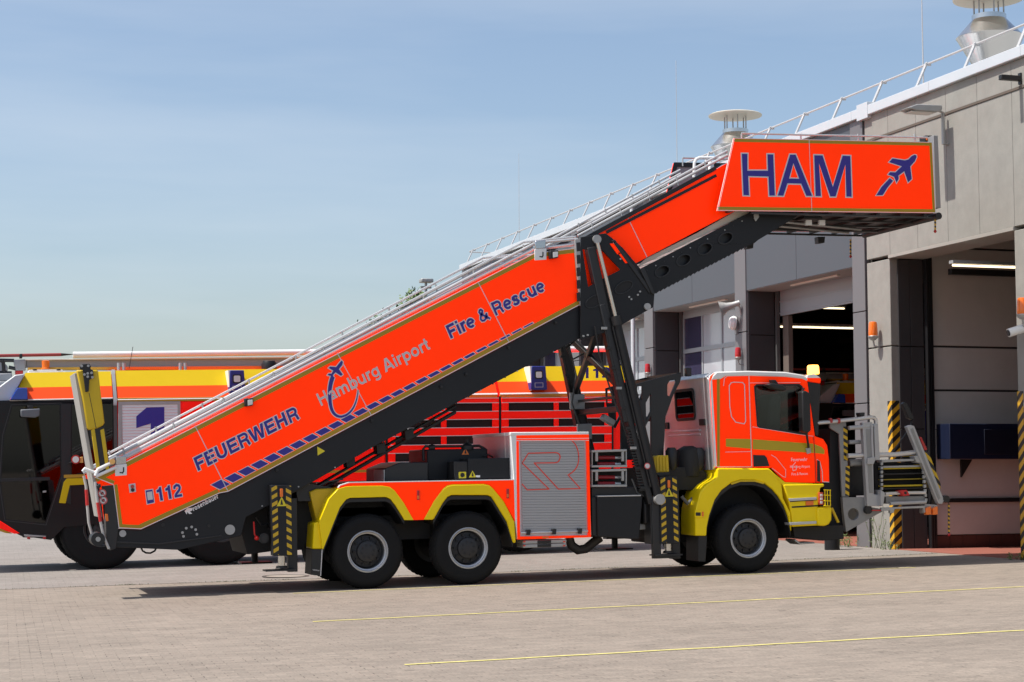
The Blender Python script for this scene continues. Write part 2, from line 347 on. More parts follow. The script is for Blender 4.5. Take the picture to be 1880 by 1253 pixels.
# ================================================================== GROUND
W = Frame((0, 0, 0)); SL = .016; XF = 11.8; ZF = SL*XF
def gz(x): return SL*max(-40, min(XF, x))
def paver_mat(name, ca, cb, joint, rot, jv=.55):
    mt = bpy.data.materials.new(name); mt.use_nodes = True; t = mt.node_tree; p = t.nodes['Principled BSDF']; lk = t.links.new; N = t.nodes.new
    c = N('ShaderNodeTexCoord'); mp_ = N('ShaderNodeMapping'); mp_.inputs['Rotation'].default_value = (0, 0, rot); lk(c.outputs['Object'], mp_.inputs[0])
    br = N('ShaderNodeTexBrick'); br.inputs['Scale'].default_value = 1; br.inputs['Brick Width'].default_value = .21; br.inputs['Row Height'].default_value = .105
    br.inputs['Mortar Size'].default_value = .005; br.inputs['Mortar Smooth'].default_value = .3; br.inputs['Bias'].default_value = 0
    br.inputs[1].default_value = (*ca, 1); br.inputs[2].default_value = (*cb, 1); br.inputs[3].default_value = (*joint, 1); lk(mp_.outputs[0], br.inputs[0])
    n1 = N('ShaderNodeTexNoise'); n1.inputs['Scale'].default_value = .35; n1.inputs['Detail'].default_value = 7; n1.inputs['Roughness'].default_value = .6; lk(c.outputs['Object'], n1.inputs[0])
    n2 = N('ShaderNodeTexNoise'); n2.inputs['Scale'].default_value = 38; n2.inputs['Detail'].default_value = 3; lk(c.outputs['Object'], n2.inputs[0])
    n3 = N('ShaderNodeTexNoise'); n3.inputs['Scale'].default_value = 2.6; n3.inputs['Detail'].default_value = 5; lk(c.outputs['Object'], n3.inputs[0])
    # joints partly filled with sand
    inv = N('ShaderNodeMapRange'); inv.inputs[1].default_value = .50; inv.inputs[2].default_value = .66; inv.inputs[3].default_value = .22; inv.inputs[4].default_value = jv; lk(n3.outputs[0], inv.inputs[0])
    fac = N('ShaderNodeMath'); fac.operation = 'MULTIPLY'; lk(br.outputs['Fac'], fac.inputs[0]); lk(inv.outputs[0], fac.inputs[1])
    br2 = N('ShaderNodeTexBrick')
    for k in ('Scale', 'Brick Width', 'Row Height'): br2.inputs[k].default_value = br.inputs[k].default_value
    br2.inputs['Mortar Size'].default_value = 0; br2.inputs[1].default_value = (*ca, 1); br2.inputs[2].default_value = (*cb, 1); lk(mp_.outputs[0], br2.inputs[0])
    mj = N('ShaderNodeMix'); mj.data_type = 'RGBA'; mj.inputs[7].default_value = (*joint, 1); lk(fac.outputs[0], mj.inputs[0]); lk(br2.outputs[0], mj.inputs[6])
    r1 = N('ShaderNodeMapRange'); r1.inputs[3].default_value = .80; r1.inputs[4].default_value = 1.18; lk(n1.outputs[0], r1.inputs[0])
    r2 = N('ShaderNodeMapRange'); r2.inputs[3].default_value = .62; r2.inputs[4].default_value = 1.38; lk(n2.outputs[0], r2.inputs[0])
    # tyre wear drawn out along the driving direction
    mt2 = N('ShaderNodeMapping'); mt2.inputs['Scale'].default_value = (.10, 1.5, 1); lk(c.outputs['Object'], mt2.inputs[0])
    n4 = N('ShaderNodeTexNoise'); n4.inputs['Scale'].default_value = 1.0; n4.inputs['Detail'].default_value = 6; n4.inputs['Roughness'].default_value = .62; lk(mt2.outputs[0], n4.inputs[0])
    r4 = N('ShaderNodeMapRange'); r4.inputs[1].default_value = .3; r4.inputs[2].default_value = .7; r4.inputs[3].default_value = .92; r4.inputs[4].default_value = 1.06; lk(n4.outputs[0], r4.inputs[0])
    # small oil spots
    n5 = N('ShaderNodeTexNoise'); n5.inputs['Scale'].default_value = 4.5; n5.inputs['Detail'].default_value = 2; lk(c.outputs['Object'], n5.inputs[0])
    r5 = N('ShaderNodeMapRange'); r5.inputs[1].default_value = .70; r5.inputs[2].default_value = .76; r5.inputs[3].default_value = 1.0; r5.inputs[4].default_value = .72; lk(n5.outputs[0], r5.inputs[0])
    m0 = N('ShaderNodeMath'); m0.operation = 'MULTIPLY'; lk(r4.outputs[0], m0.inputs[0]); lk(r5.outputs[0], m0.inputs[1])
    m1 = N('ShaderNodeMath'); m1.operation = 'MULTIPLY'; lk(r1.outputs[0], m1.inputs[0]); lk(m0.outputs[0], m1.inputs[1])
    mm = N('ShaderNodeMath'); mm.operation = 'MULTIPLY'; lk(m1.outputs[0], mm.inputs[0]); lk(r2.outputs[0], mm.inputs[1])
    mv = N('ShaderNodeVectorMath'); mv.operation = 'SCALE'; lk(mj.outputs[2], mv.inputs[0]); lk(mm.outputs[0], mv.inputs['Scale']); lk(mv.outputs[0], p.inputs['Base Color'])
    p.inputs['Roughness'].default_value = .88; p.inputs['Specular IOR Level'].default_value = .25
    b = N('ShaderNodeBump'); b.inputs['Strength'].default_value = .5; b.inputs['Distance'].default_value = .006
    hs = N('ShaderNodeMath'); hs.operation = 'SUBTRACT'; lk(n2.outputs[0], hs.inputs[0]); lk(fac.outputs[0], hs.inputs[1]); lk(hs.outputs[0], b.inputs['Height']); lk(b.outputs[0], p.inputs['Normal'])
    return mt
pav = paver_mat('beige_pavers', (.226, .192, .160), (.276, .232, .192), (.06, .05, .042), R(2), 1.0)
pavg = paver_mat('grey_pavers', (.228, .206, .186), (.268, .242, .22), (.08, .07, .06), R(2), .8)
def sheet(name, xs, ys, dz, mt):
    b = MB(); vs_ = [(x, y, gz(x)+dz) for x in xs for y in ys]; n = len(ys)
    b.add(vs_, [(i*n+j, (i+1)*n+j, (i+1)*n+j+1, i*n+j+1) for i in range(len(xs)-1) for j in range(n-1)])
    return b.build(name, mt, smooth=False)
tag(sheet('ground', (-1800, -40, XF, 1800), (-1800, 2500), 0, pav), kind='structure')
# grey forecourt behind a slightly bowed edge
b = MB(); ed = [(-60, 2.2), (-16, 2.9), (-9, 3.15), (-5.2, 3.25), (-2.7, 3.15), (-.4, 2.9), (2, 2.75), (5, 2.7), (8, 2.9), (11.7, 3.2)]
ed = [(x, y) for x, y in ed]
b.add([(x, y, gz(max(-40, x))+.004) for x, y in ed] + [(x, 120, gz(max(-40, x))+.004) for x, y in ed], [(i, i+1, len(ed)+i+1, len(ed)+i) for i in range(len(ed)-1)])
tag(b.build('forecourt_paving', pavg, smooth=False), kind='structure')
# painted lines
ypaint = mat('worn_yellow_paint', (.66, .58, .20), .8, var=.30, vs_=9)
for lab, y0, y1, xa, xb, wd in (('thin yellow line painted beside the wheels of the stair truck', -.27, -.24, -1.2, 9.2, .06),
                                ('middle of the three yellow lines painted on the paving', -5.14, -4.75, -1.9, 10.8, .07),
                                ('yellow painted line nearest the camera on the paving', -10.15, -10.05, -2.05, 10.8, .07)):
    b = MB(); n = 40
    for i in range(n+1):
        x = xa+(xb-xa)*i/n; y = y0+(y1-y0)*i/n + .012*math.sin(i*1.7)
        b.v += [(x, y-wd/2, gz(x)+.005), (x, y+wd/2, gz(x)+.005)]
    b.f = [(2*i, 2*i+2, 2*i+3, 2*i+1) for i in range(n)]; b.m = [0]*n
    tag(b.build('painted_line', ypaint, smooth=False), lab, 'road marking', 'yellow lines on the paving', 'structure')
# grass in the joint between the two pavings
grass = mat('grass_blades', (.075, .10, .022), .7, var=.4, vs_=12)
b = MB()
for i in range(1500):
    k = random.random()*len(ed[2:-1]); j = 2+int(k); j = min(j, len(ed)-2); f = k-int(k)
    x = ed[j][0]*(1-f)+ed[j+1][0]*f; y = ed[j][1]*(1-f)+ed[j+1][1]*f + random.gauss(0, .02)
    if math.sin(x*3.1)+math.sin(x*7.7+1) < random.uniform(-1.4, 1.2): continue
    h = random.uniform(.008, .028); a = random.random()*3.14; dx, dy = math.cos(a)*.006, math.sin(a)*.006
    b.add([(x-dx, y-dy, gz(x)+.003), (x+dx, y+dy, gz(x)+.003), (x+random.gauss(0, .012), y+random.gauss(0, .012), gz(x)+h)], [(0, 1, 2)])
tag(b.build('joint_grass', grass, smooth=False), 'short grass in the joint between grey and beige paving', 'grass', kind='stuff')
# manhole cover
iron = mat('cast_iron', (.11, .10, .09), .7, metal=.3, var=.25)
mh = empty('manhole_cover', (-.55, 3.75, gz(-.55)), world=True)
b = MB().lathe([(.40, .006), (.40, .016), (.34, .016), (.34, .006)], (-.55, 3.75, gz(-.55)), (0, 0, 1), 40, closed=True); b.build('ring', iron, mh)
MB().cyl((-.55, 3.75, gz(-.55)+.004), (-.55, 3.75, gz(-.55)+.012), .335, n=40).build('lid', mat('concrete_lid', (.30, .27, .23), .85, bump=.3), mh)
tag(mh, 'round manhole cover in the paving behind the rear outrigger', 'manhole')

# ================================================================== FIRE STATION
bd = empty('fire_station', (XF, 14, ZF), world=True)
tag(bd, 'large concrete and grey clad fire station hall with tall vehicle doors', 'building')
conc = mat('exposed_concrete', (.295, .285, .260), .9, var=.16, vs_=3.2, bump=.35, bs=45)
concs = mat('concrete_smooth', (.34, .32, .29), .85, var=.10, vs_=1.2, bump=.12)
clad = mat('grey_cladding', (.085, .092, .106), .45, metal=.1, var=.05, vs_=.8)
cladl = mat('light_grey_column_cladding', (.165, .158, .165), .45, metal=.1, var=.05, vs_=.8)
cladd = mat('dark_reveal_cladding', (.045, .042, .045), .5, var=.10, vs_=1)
fasc = mat('white_fascia_metal', (.62, .65, .68), .38, metal=.2, var=.04)
grout = mat('dark_joint', (.03, .028, .026), .9)
inner = mat('interior_wall', (.60, .57, .54), .85, var=.12, vs_=1.0)
innerd = mat('interior_dark_slats', (.055, .042, .034), .8, var=.25)
redt = mat('dark_red_tiles', (.10, .035, .028), .5, var=.2)
redf = mat('red_floor', (.30, .10, .07), .7, var=.15)
roofm = mat('roof_membrane', (.35, .35, .34), .9)
def wb(name, x0, x1, y0, y1, za, zb, mt, parent=bd, bevel=.006):
    return MB().box(x0, x1, y0, y1, za, zb).build(name, mt, parent, bevel=bevel, smooth=False)
Y0, Y1 = -9.0, 35.4
ZT = 8.97
# concrete part
jo = [W.x(p, 300, XF)[0] for p in (1631, 1682, 1738, 1796, 1860)]
step = (jo[0]-jo[-1])/4
ys = [5.86] + jo
while ys[-1] > Y0: ys.append(ys[-1]-step)
wb('backing_wall', 12.03, 12.25, Y0, 5.86, 6.06, ZT, grout, bevel=0)
LB = 6.03
for a, c in zip(ys[:-1], ys[1:]):
    wb('concrete_panel', XF, XF+.22, c+.004, a-.004, 8.48, ZT-.005, conc, bevel=.007)
    inop = a <= 5.0 and c >= -.5
    wb('concrete_panel', XF, XF+.22, c+.004, a-.004, LB, 8.43, conc, bevel=.007)
wb('brown_ledge_strip', XF-.015, XF+.2, Y0, 5.86, 8.433, 8.477, mat('brown_strip', (.12, .095, .075), .7), bevel=0)
wb('lintel_edge', XF-.02, XF+.75, .60, 4.97, LB-.07, LB-.003, concs)
for a, c in ((4.95, 5.86), (-3.0, .60)):
    wb('concrete_pier', XF, XF+.22, a, c, ZF-.3, 4.20, conc, bevel=.012)
    wb('concrete_pier', XF, XF+.22, a, c, 4.225, LB-.075, conc, bevel=.012)
    wb('pier_core', XF+.225, XF+.75, a+.04, c-.04, ZF-.3, LB-.08, grout, bevel=0)
wb('end_wall', XF, XF+.5, Y0, -3.01, ZF-.3, LB-.003, conc)
# reveal of the concrete bay
for za, zb in ((ZF+.02, 2.55), (2.57, 4.19), (4.21, LB-.09)):
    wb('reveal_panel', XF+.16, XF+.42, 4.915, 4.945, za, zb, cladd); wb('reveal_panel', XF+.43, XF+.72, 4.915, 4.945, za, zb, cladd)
for k, xx in enumerate((.74, .80, .86)):
    wb('door_guide_rail', XF+xx, XF+xx+.035, 4.80+.02*k, 4.93, ZF, LB+.2, blackm, bevel=0)
    wb('door_guide_rail', XF+xx, XF+xx+.035, .62, .75, ZF, LB+.2, blackm, bevel=0)
# hall shell
wb('hall_floor', XF+.02, 27, Y0, Y1, ZF-.3, ZF+.012, redf, bevel=0)
wb('roof_slab', XF+.25, 27, Y0, Y1, 8.6, 9.02, roofm, bevel=0)
wb('back_wall', 27, 27.3, Y0, Y1, ZF-.3, 9.0, innerd, bevel=0)
for k in range(9): wb('back_wall_batten', 26.94, 27, 5.3, Y1, 1.6+k*.62, 1.82+k*.62, mat('brown_slat', (.10, .07, .055), .8), bevel=0)
wb('side_wall', XF+.5, 27.3, Y0-.3, Y0, ZF-.3, 9.0, conc, bevel=0); wb('side_wall', XF+.1, 27.3, Y1, Y1+.3, ZF-.3, 9.0, clad, bevel=0)
for k in range(4): wb('roof_beam', XF+.9, 26.9, 8.2+k*5.7, 8.5+k*5.7, 6.6, 7.3, mat('dark_beam', (.04, .035, .032), .8), bevel=0)
wb('ceiling_duct', 14.2, 14.7, 5.4, 30, 5.9, 6.3, mat('dark_beam', (.04, .035, .032), .8), bevel=0)
# partition between the concrete bay and the hall, in courses
for za, zb in ((ZF+.27, 1.14), (1.18, 2.55), (2.56, 3.32), (3.36, 4.2), (4.24, 6.2), (6.24, 8.55)):
    wb('partition_course', XF+.95, 26.9, 4.98, 5.2, za, zb, inner, bevel=.01)
wb('partition_core', XF+.95, 26.9, 5.0, 5.18, ZF, 8.58, grout, bevel=0)
for k in range(24): wb('base_tile', XF+.95+k*.30, XF+.95+k*.30+.29, 4.955, 4.978, ZF+.015, ZF+.255, redt, bevel=.004)
wb('bumper_rail', XF+.95, 22, 4.90, 4.95, 1.10, 1.16, blackm)
wb('ceiling_pipe', XF+1.0, 22, 4.3, 4.42, 5.6, 5.72, blackm); wb('bay_ceiling', XF+.9, 26.9, Y0+.1, 4.97, 6.6, 6.7, mat('bay_ceiling', (.22, .20, .18), .8), bevel=0)
# wall cupboard in the bay
cb_ = empty('wall_cupboard', (XF+1.0, 4.7, 1.9), world=True); tag(cb_, 'dark blue wall cupboard inside the concrete vehicle bay', 'cupboard')
bcup = mat('cupboard_blue', (.008, .013, .038), .45)
MB().box(XF+.98, 17.5, 4.45, 4.94, 1.96, 2.66).build('body', bcup, cb_, bevel=.01)
for k in range(4): MB().box(XF+1.75+k*1.1, XF+2.75+k*1.1, 4.43, 4.448, 2.05, 2.55).build('door', mat('cupboard_door', (.010, .012, .026), .4), cb_, bevel=.008)
for k in range(2): MB().prism([(XF+1.45+k*2.5, 1.955), (XF+1.7+k*2.5, 1.955), (XF+1.45+k*2.5, 1.6)], 4.80, 4.86).build('bracket', black, cb_)
# grey clad part: piers, lintels, reveals, doors
piers = [(5.92, 6.44)]
for k in range(5): piers.append((11.58+5.72*k, 12.18+5.72*k))
for (a, c) in piers:
    c2 = min(c, Y1-.02)
    for za, zb in ((ZF, 3.10), (3.12, 4.98), (5.0, ZT-.01)):
        wb('column_panel', XF-.02, XF+.10, a, c2, za, zb, cladl)
    wb('column_core', XF+.105, XF+.75, a+.03, c2-.03, ZF, 8.6, grout, bevel=0)
ZL = 5.95
bays = [(piers[i][1], piers[i+1][0]) for i in range(len(piers)-1)] 
framem = mat('door_frame_grey', (.36, .38, .40), .45, metal=.2)
pale = mat('pale_pane', (.46, .48, .52), .12, var=.10, vs_=.7, coat=.4); dkp = mat('indigo_pane', (.045, .042, .085), .08, var=.2, vs_=.6, coat=.4)
for n_, (a, c) in enumerate(bays):
    mid = (a+c)/2
    for ya, yb in ((a+.006, mid-.006), (mid+.006, c-.006)):
        wb('lintel_panel', XF, XF+.10, ya, yb, ZL, 7.50, clad); wb('lintel_panel', XF, XF+.10, ya, yb, 7.512, ZT-.01, clad)
    wb('lintel_core', XF+.105, XF+.75, a, c, ZL+.02, 8.6, grout, bevel=0)
    wb('soffit', XF+.02, XF+.74, a+.02, c-.02, ZL-.012, ZL+.015, mat('soffit_grey', (.30, .29, .28), .7), bevel=0)
    wb('soffit_lamp', XF+.30, XF+.38, mid-1.3, mid+.9, ZL-.05, ZL-.014, mat('soffit_lamp_tube', (.75, .70, .62), .4))
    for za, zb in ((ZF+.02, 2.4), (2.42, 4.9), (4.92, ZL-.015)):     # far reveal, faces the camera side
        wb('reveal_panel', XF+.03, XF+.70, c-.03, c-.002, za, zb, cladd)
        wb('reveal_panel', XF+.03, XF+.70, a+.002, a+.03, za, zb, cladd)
    for yy in (a+.05, c-.13):
        wb('door_guide_rail', XF+.71, XF+.79, yy, yy+.08, ZF, ZL+.1, mat('guide_grey', (.12, .12, .12), .5, metal=.3), bevel=0)
    ya, yb = a+.14, c-.14
    if n_ == 0:
        d = wb('door_leaf', XF+.80, XF+.86, ya, yb, 5.36, ZL+.4, mat('door_leaf_grey', (.34, .37, .39), .45))
        for k in range(2): wb('door_rib', XF+.785, XF+.80, ya, yb, 5.40+k*.27, 5.44+k*.27, framem, parent=d)
        wb('door_frame_post', XF+.86, XF+.98, c-.42, c-.14, ZF, 5.36, mat('brown_frame', (.16, .13, .11), .6))
    else:
        rows = [ZF+.1+k*.95 for k in range(6)] + [ZL-.02]; rows[-2] = 4.93
        rows = [.29, 1.2, 2.11, 3.02, 3.95, 4.88, 5.80]
        cols = [ya+(yb-ya)*k/4 for k in range(5)]
        dr = empty('sectional_door', (XF+.8, mid, ZF)); dr.parent = bd; dr.location = (0, 0, 0)
        for r_ in rows: wb('rail', XF+.79, XF+.86, ya, yb, r_-.055, r_+.055, framem, parent=dr, bevel=0)
        for q_ in cols: wb('stile', XF+.795, XF+.855, q_-.04, q_+.04, .29, 5.8, framem, parent=dr, bevel=0)
        wb('head_panel', XF+.80, XF+.86, ya, yb, 5.856, ZL+.2, framem, parent=dr, bevel=0)
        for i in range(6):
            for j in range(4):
                mm = pale if j < 3 else dkp  # pane tone set by column: pale, with the last column dark
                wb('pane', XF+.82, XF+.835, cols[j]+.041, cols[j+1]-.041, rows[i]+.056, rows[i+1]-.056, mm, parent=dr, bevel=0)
# shadow gap between concrete and cladding is the open slot 5.86..5.92 with a dark core
wb('joint_core', XF+.12, XF+.4, 5.85, 5.93, ZF, ZT, grout, bevel=0)
# roof edge
k = Y0; seg = 3.05
while k < Y1:
    e_ = min(k+seg, Y1); wb('fascia', XF-.09, XF+.30, k+.003, e_-.003, ZT, 9.17, fasc, bevel=.012); k += seg
wb('fascia_step', XF-.10, XF+.2, 5.55, 6.0, ZT-.06, 9.24, fasc)
# guard rail on the roof edge
gr = empty('roof_guard_rail'); gr.parent = bd
rail = mat('rail_white', (.52, .52, .52), .45, metal=.2)
MB().tube([Vector((XF+.28, Y0, 9.66)), Vector((XF+.28, Y1-.1, 9.66))], .024, 8).build('top_rail', rail, gr)
MB().tube([Vector((XF+.28, Y1-.1, 9.64)), Vector((XF+5, Y1-.1, 9.64))], .022, 8).build('end_rail', rail, gr)
yy = -8.2; pm = None; n_ = 0
while yy < Y1:
    if pm is None:
        p_ = MB().bar((XF+.02, yy, 9.165), (XF+.27, yy, 9.69), .075, .035, up=(0, 1, 0)); p_.box(XF+.22, XF+.34, yy-.05, yy-.02, 9.62, 9.68)
        pm = p_.build('post', rail, gr, bevel=.004); first = yy
    else:
        o = pm.copy(); COL.objects.link(o); o.location.y = yy-first
    yy += 1.72
# roof ventilators
vent = mat('vent_sheet_metal', (.62, .62, .61), .22, metal=.95, var=.08)
def roof_vent(x, y, z, s, cz=.84):
    v = empty('roof_vent'); v.parent = bd
    b_ = MB().lathe([(.30*s, 8.99-z), (.30*s, -.8*s), (.34*s, -.62*s), (.68*s, 0), (.70*s, .02*s), (.36*s, .40*s), (.36*s, .50*s), (.34*s, .50*s)], (x, y, z), (0, 0, 1), 40); b_.build('cone', vent, v)
    for i in range(6):
        a = 2*math.pi*i/6+.3; p = Vector((x+.31*s*math.cos(a), y+.31*s*math.sin(a), z+.4*s)); MB().cyl(p, p+Vector((0, 0, (cz-.34)*s)), .018*s, n=6).build('strut', galv, v)
    MB().lathe([(.74*s, 0), (.75*s, .03*s), (.70*s, .06*s), (.05*s, .14*s)], (x, y, z+cz*s), (0, 0, 1), 40).build('cap', mat('vent_cap', (.60, .56, .46), .5, metal=.2), v)
roof_vent(13.5, 3.85, 10.27, .93); roof_vent(13.5, 15.7, 10.14, .93, .88)
# lightning rods
for px, pyt, pyb, x, r_ in ((1691, -60, 160, 12.3, .016), (1241, 112, 310, 13.2, .012), (952.5, 282, 440, 12.6, .010)):
    ya_, zt = W.x(px, pyt, x); yb_, zb_ = W.x(px, pyb, x)
    MB().cyl((x, ya_, 9.0), (x, ya_, zt), r_, r_*.5, n=6).build('lightning_rod', rail, bd)
# corner guards with hazard stripes
hz = stripes('hazard_guard', (.66, .36, .016), (.014, .013, .012), 0, 1, .22, dy=.9); hzx = stripes('hazard_guard_side', (.66, .36, .016), (.014, .013, .012), -.9, 1, .22)
for y_, s_, zt, lab in ((4.95, 1, 3.12, 'yellow and black corner guard on the pier behind the front lift'), (.60, -1, 3.12, 'yellow and black corner guard at the right edge of the picture')):
    g = empty('corner_guard', (XF, y_, ZF), world=True); tag(g, lab, 'corner guard', 'hazard striped corner guards')
    MB().box(XF-.012, XF-.002, min(y_-.004, y_+s_*.16), max(y_-.004, y_+s_*.16), ZF, zt).build('front_plate', hz, g)
    MB().box(XF-.012, XF+.155, min(y_-s_*.003, y_-s_*.012), max(y_-s_*.003, y_-s_*.012), ZF, zt).build('side_plate', hzx, g)
# down pipe
tag(MB().tube([(XF-.10, 18.5, 9), (XF-.10, 18.5, ZF)], .06, 12).build('down_pipe', fasc, None), 'grey rain pipe on the clad wall behind the lifting struts', 'pipe')
# ---- fittings on the facade (things of their own)
def fx(px, py): y_, z_ = W.x(px, py, XF); return y_, z_
def wall_lamp():
    y_, z_ = fx(1740, 222); r_ = empty('wall_lamp', (XF, y_, z_-.4), world=True)
    b_ = MB().prism([(XF-.95, z_+.16), (XF-.75, z_+.24), (XF-.22, z_+.25), (XF-.22, z_+.16), (XF-.30, z_+.12), (XF-.75, z_+.12)], y_-.18, y_+.18); b_.build('head', galv, r_, bevel=.015)
    MB().box(XF-.85, XF-.35, y_-.14, y_+.14, z_+.105, z_+.118).build('lens', mat('lamp_lens', (.55, .53, .48), .3), r_)
    MB().tube([(XF-.22, y_, z_+.2), (XF-.10, y_, z_+.14), (XF-.10, y_, z_-.45), (XF, y_, z_-.45)], .03, 8).build('arm', galv, r_)
    tag(r_, 'grey floodlight on a bracket on the upper concrete wall', 'wall lamp')
wall_lamp()
def beacon(px, py, lens, lab, grp, s=1.0, nm='wall_beacon'):
    x_ = XF-.16*s; y_, z_ = W.x(px, py, x_); r_ = empty(nm, (x_, y_, z_-.2), world=True)
    MB().lathe([(.09*s, 0), (.095*s, .05*s), (.085*s, .24*s), (.07*s, .28*s), (.02*s, .29*s)], (x_, y_, z_), (0, 0, 1), 20).build('lens', lens, r_)
    MB().lathe([(.04*s, -.09*s), (.09*s, -.05*s), (.105*s, -.01*s), (.10*s, .0)], (x_, y_, z_-.001), (0, 0, 1), 20).build('base', galv, r_)
    MB().tube([(x_, y_, z_-.08*s), (x_+.02, y_, z_-.2*s), (XF+.003, y_, z_-.24*s)], .018*s, 8).build('arm', galv, r_)
    tag(r_, lab, 'beacon', grp)
beacon(1603, 617, amber, 'orange warning beacon on the concrete pier beside the open door', 'warning beacons on the facade')
beacon(1877, 577, amber, 'orange warning beacon at the right edge of the picture', 'warning beacons on the facade')
beacon(1355, 656, redlamp, 'red signal lamp on the grey column above the truck cab', 'red signal lamps on the columns', .8, 'signal_lamp')
beacon(1189, 684, redlamp, 'red signal lamp on the column next to the rain pipe', 'red signal lamps on the columns', .8, 'signal_lamp')
def horn():
    y_, z_ = fx(1362, 562); r_ = empty('horn_loudspeaker', (XF-.02, y_, z_-.3), world=True); d = Vector((-.8, .45, -.3)).normalized(); p = Vector((XF-.22, y_, z_+.02))
    MB().lathe([(.06, -.16), (.07, 0), (.10, .14), (.17, .28), (.20, .31), (.185, .31), (.10, .16), (.04, .05)], p, d, 24).build('horn', galv, r_)
    MB().tube([p-d*.1, Vector((XF-.05, y_, z_-.05)), Vector((XF-.02, y_, z_-.22))], .02).build('bracket', galv, r_)
    tag(r_, 'grey horn loudspeaker on the clad column above the cab', 'loudspeaker')
    y_, z_ = fx(1354, 594); r_ = empty('alarm_bell', (XF-.02, y_, z_-.2), world=True)
    MB().lathe([(.16, 0), (.17, .06), (.13, .13), (.04, .16)], (XF-.06, y_, z_), (-1, .2, .1), 24).build('bell', white, r_); MB().box(XF-.06, XF-.02, y_-.05, y_+.05, z_-.26, z_+.1).build('back_plate', galv, r_)
    tag(r_, 'white round alarm bell on the column below the loudspeaker', 'alarm bell')
    y_, z_ = fx(1888, 606); r_ = empty('security_camera', (XF-.02, y_, z_), world=True)
    MB().cyl((XF-.38, y_+.03, z_-.06), (XF-.04, y_, z_+.04), .075, n=16).build('housing', white, r_); MB().cyl((XF-.395, y_+.034, z_-.064), (XF-.375, y_+.03, z_-.058), .055, n=16).build('lens', black, r_)
    tag(r_, 'white bullet camera under the beacon at the right edge', 'camera')
    y_, z_ = fx(1874, 145); r_ = empty('roof_edge_camera', (XF-.02, y_, z_), world=True)
    MB().box(XF-.42, XF-.03, y_-.05, y_+.05, z_-.045, z_+.045).build('housing', blackm, r_, bevel=.01); MB().box(XF-.03, XF, y_-.04, y_+.04, z_-.1, z_+.1).build('foot', blackm, r_)
    tag(r_, 'small black fitting high on the concrete at the right edge', 'camera')
horn()
# lit tubes in the hall and bay
tubem = mat('lit_tube', (1, .95, .85), .5, emit=(1, .80, .50), es=2.2)
def tube_lamp(x, y, z, l, lab):
    r_ = empty('tube_light', (x, y, z), world=True)
    MB().box(x-l/2, x+l/2, y-.07, y+.07, z+.03, z+.09).build('housing', galv, r_); MB().cyl((x-l/2+.03, y, z), (x+l/2-.03, y, z), .02, n=10).build('tube', tubem, r_); tag(r_, lab, 'tube light', 'lit tubes under the hall ceiling')
for px, py, y_, l, lab in ((1512, 602, 13.0, 2.4, 'long lit tube light hanging inside the open hall door'), (1515, 566, 16.5, 1.2, 'short lit tube light near the top of the open hall door'), (1850, 491, 2.2, 2.4, 'lit tube light under the ceiling of the concrete bay')):
    x_, z_ = W.y(px, py, y_); tube_lamp(x_, y_, z_, l, lab)
# bollard
bo = MB().lathe([(.15, 0), (.15, .92), (.13, .98), (.02, 1.0)], (10.74, 5.55, gz(10.7)), (0, 0, 1), 24).build('bollard', anthr)
tag(bo, 'short dark bollard below the front lift', 'bollard')

# ================================================================== TREE and FLOODLIGHT beyond the hall
leafm = mat('leaf_green', (.10, .17, .04), .6, var=.45, vs_=4); bark = mat('bark', (.07, .05, .035), .9, bump=.4)
def tree(px, dist, top_py, rad, lab):
    d = fwd + (px-IW/2)/FPX*rgt; d.z = 0; p = CAM + d*dist; p.z = 0
    zt = 1.79 + (863-top_py)/FPX*dist; r_ = empty('tree', p, world=True); tag(r_, lab, 'tree', 'trees beyond the hall')
    MB().tube([p, p+Vector((.1, 0, zt*.3)), p+Vector((0, .1, zt*.6)), p+Vector((.2, 0, zt*.9))], .18, 8).build('trunk', bark, r_)
    for k in range(6):
        a = k*1.05; q = p+Vector((0, 0, zt*(.35+.06*k))); MB().tube([q, q+Vector((math.cos(a)*rad*.4, math.sin(a)*rad*.4, zt*.12)), q+Vector((math.cos(a)*rad*.75, math.sin(a)*rad*.75, zt*.2))], .06, 6).build('limb', bark, r_)
    b_ = MB(); rn = random.Random(int(px))
    cl = [(Vector((rn.gauss(0, .45)*rad, rn.gauss(0, .45)*rad, zt*(.42+.5*rn.random()))), rn.uniform(.3, .6)) for _ in range(34)]
    for c_, s_ in cl:
        for k in range(300):
            q = p + c_ + Vector((rn.gauss(0, 1), rn.gauss(0, 1), rn.gauss(0, .8)))*s_*.6
            if q.z > zt: continue
            u = Vector((rn.gauss(0, 1), rn.gauss(0, 1), rn.gauss(0, 1))).normalized(); v = u.orthogonal().normalized(); l = rn.uniform(.05, .11)
            b_.add([q-u*l, q+v*l*.5, q+u*l, q-v*l*.5], [(0, 1, 2, 3)])
    tag(b_.build('crown', leafm, r_, smooth=False), kind='stuff')
tree(768, 62, 510, .5, 'leafy green tree showing just above the stair handrail'); tree(728, 66, 558, .7, 'lower green tree peeking through the stair handrail')
def mast():
    d = fwd + (782-IW/2)/FPX*rgt; d.z = 0; p = CAM+d*66; p.z = 0; z_ = 1.79+(863-516)/FPX*66
    r_ = empty('floodlight_mast', p, world=True); MB().cyl(p, p+Vector((0, 0, z_)), .09, .05, n=10).build('pole', galv, r_)
    MB().box(p.x-.22, p.x+.24, p.y-.2, p.y+.2, z_-.07, z_+.07).build('lamp_head', galv, r_, bevel=.03); MB().box(p.x-.2, p.x+.2, p.y-.05, p.y+.05, z_-.28, z_-.2).build('cross_arm', galv, r_)
    tag(r_, 'distant floodlight mast above the tree behind the stair', 'floodlight')
mast()
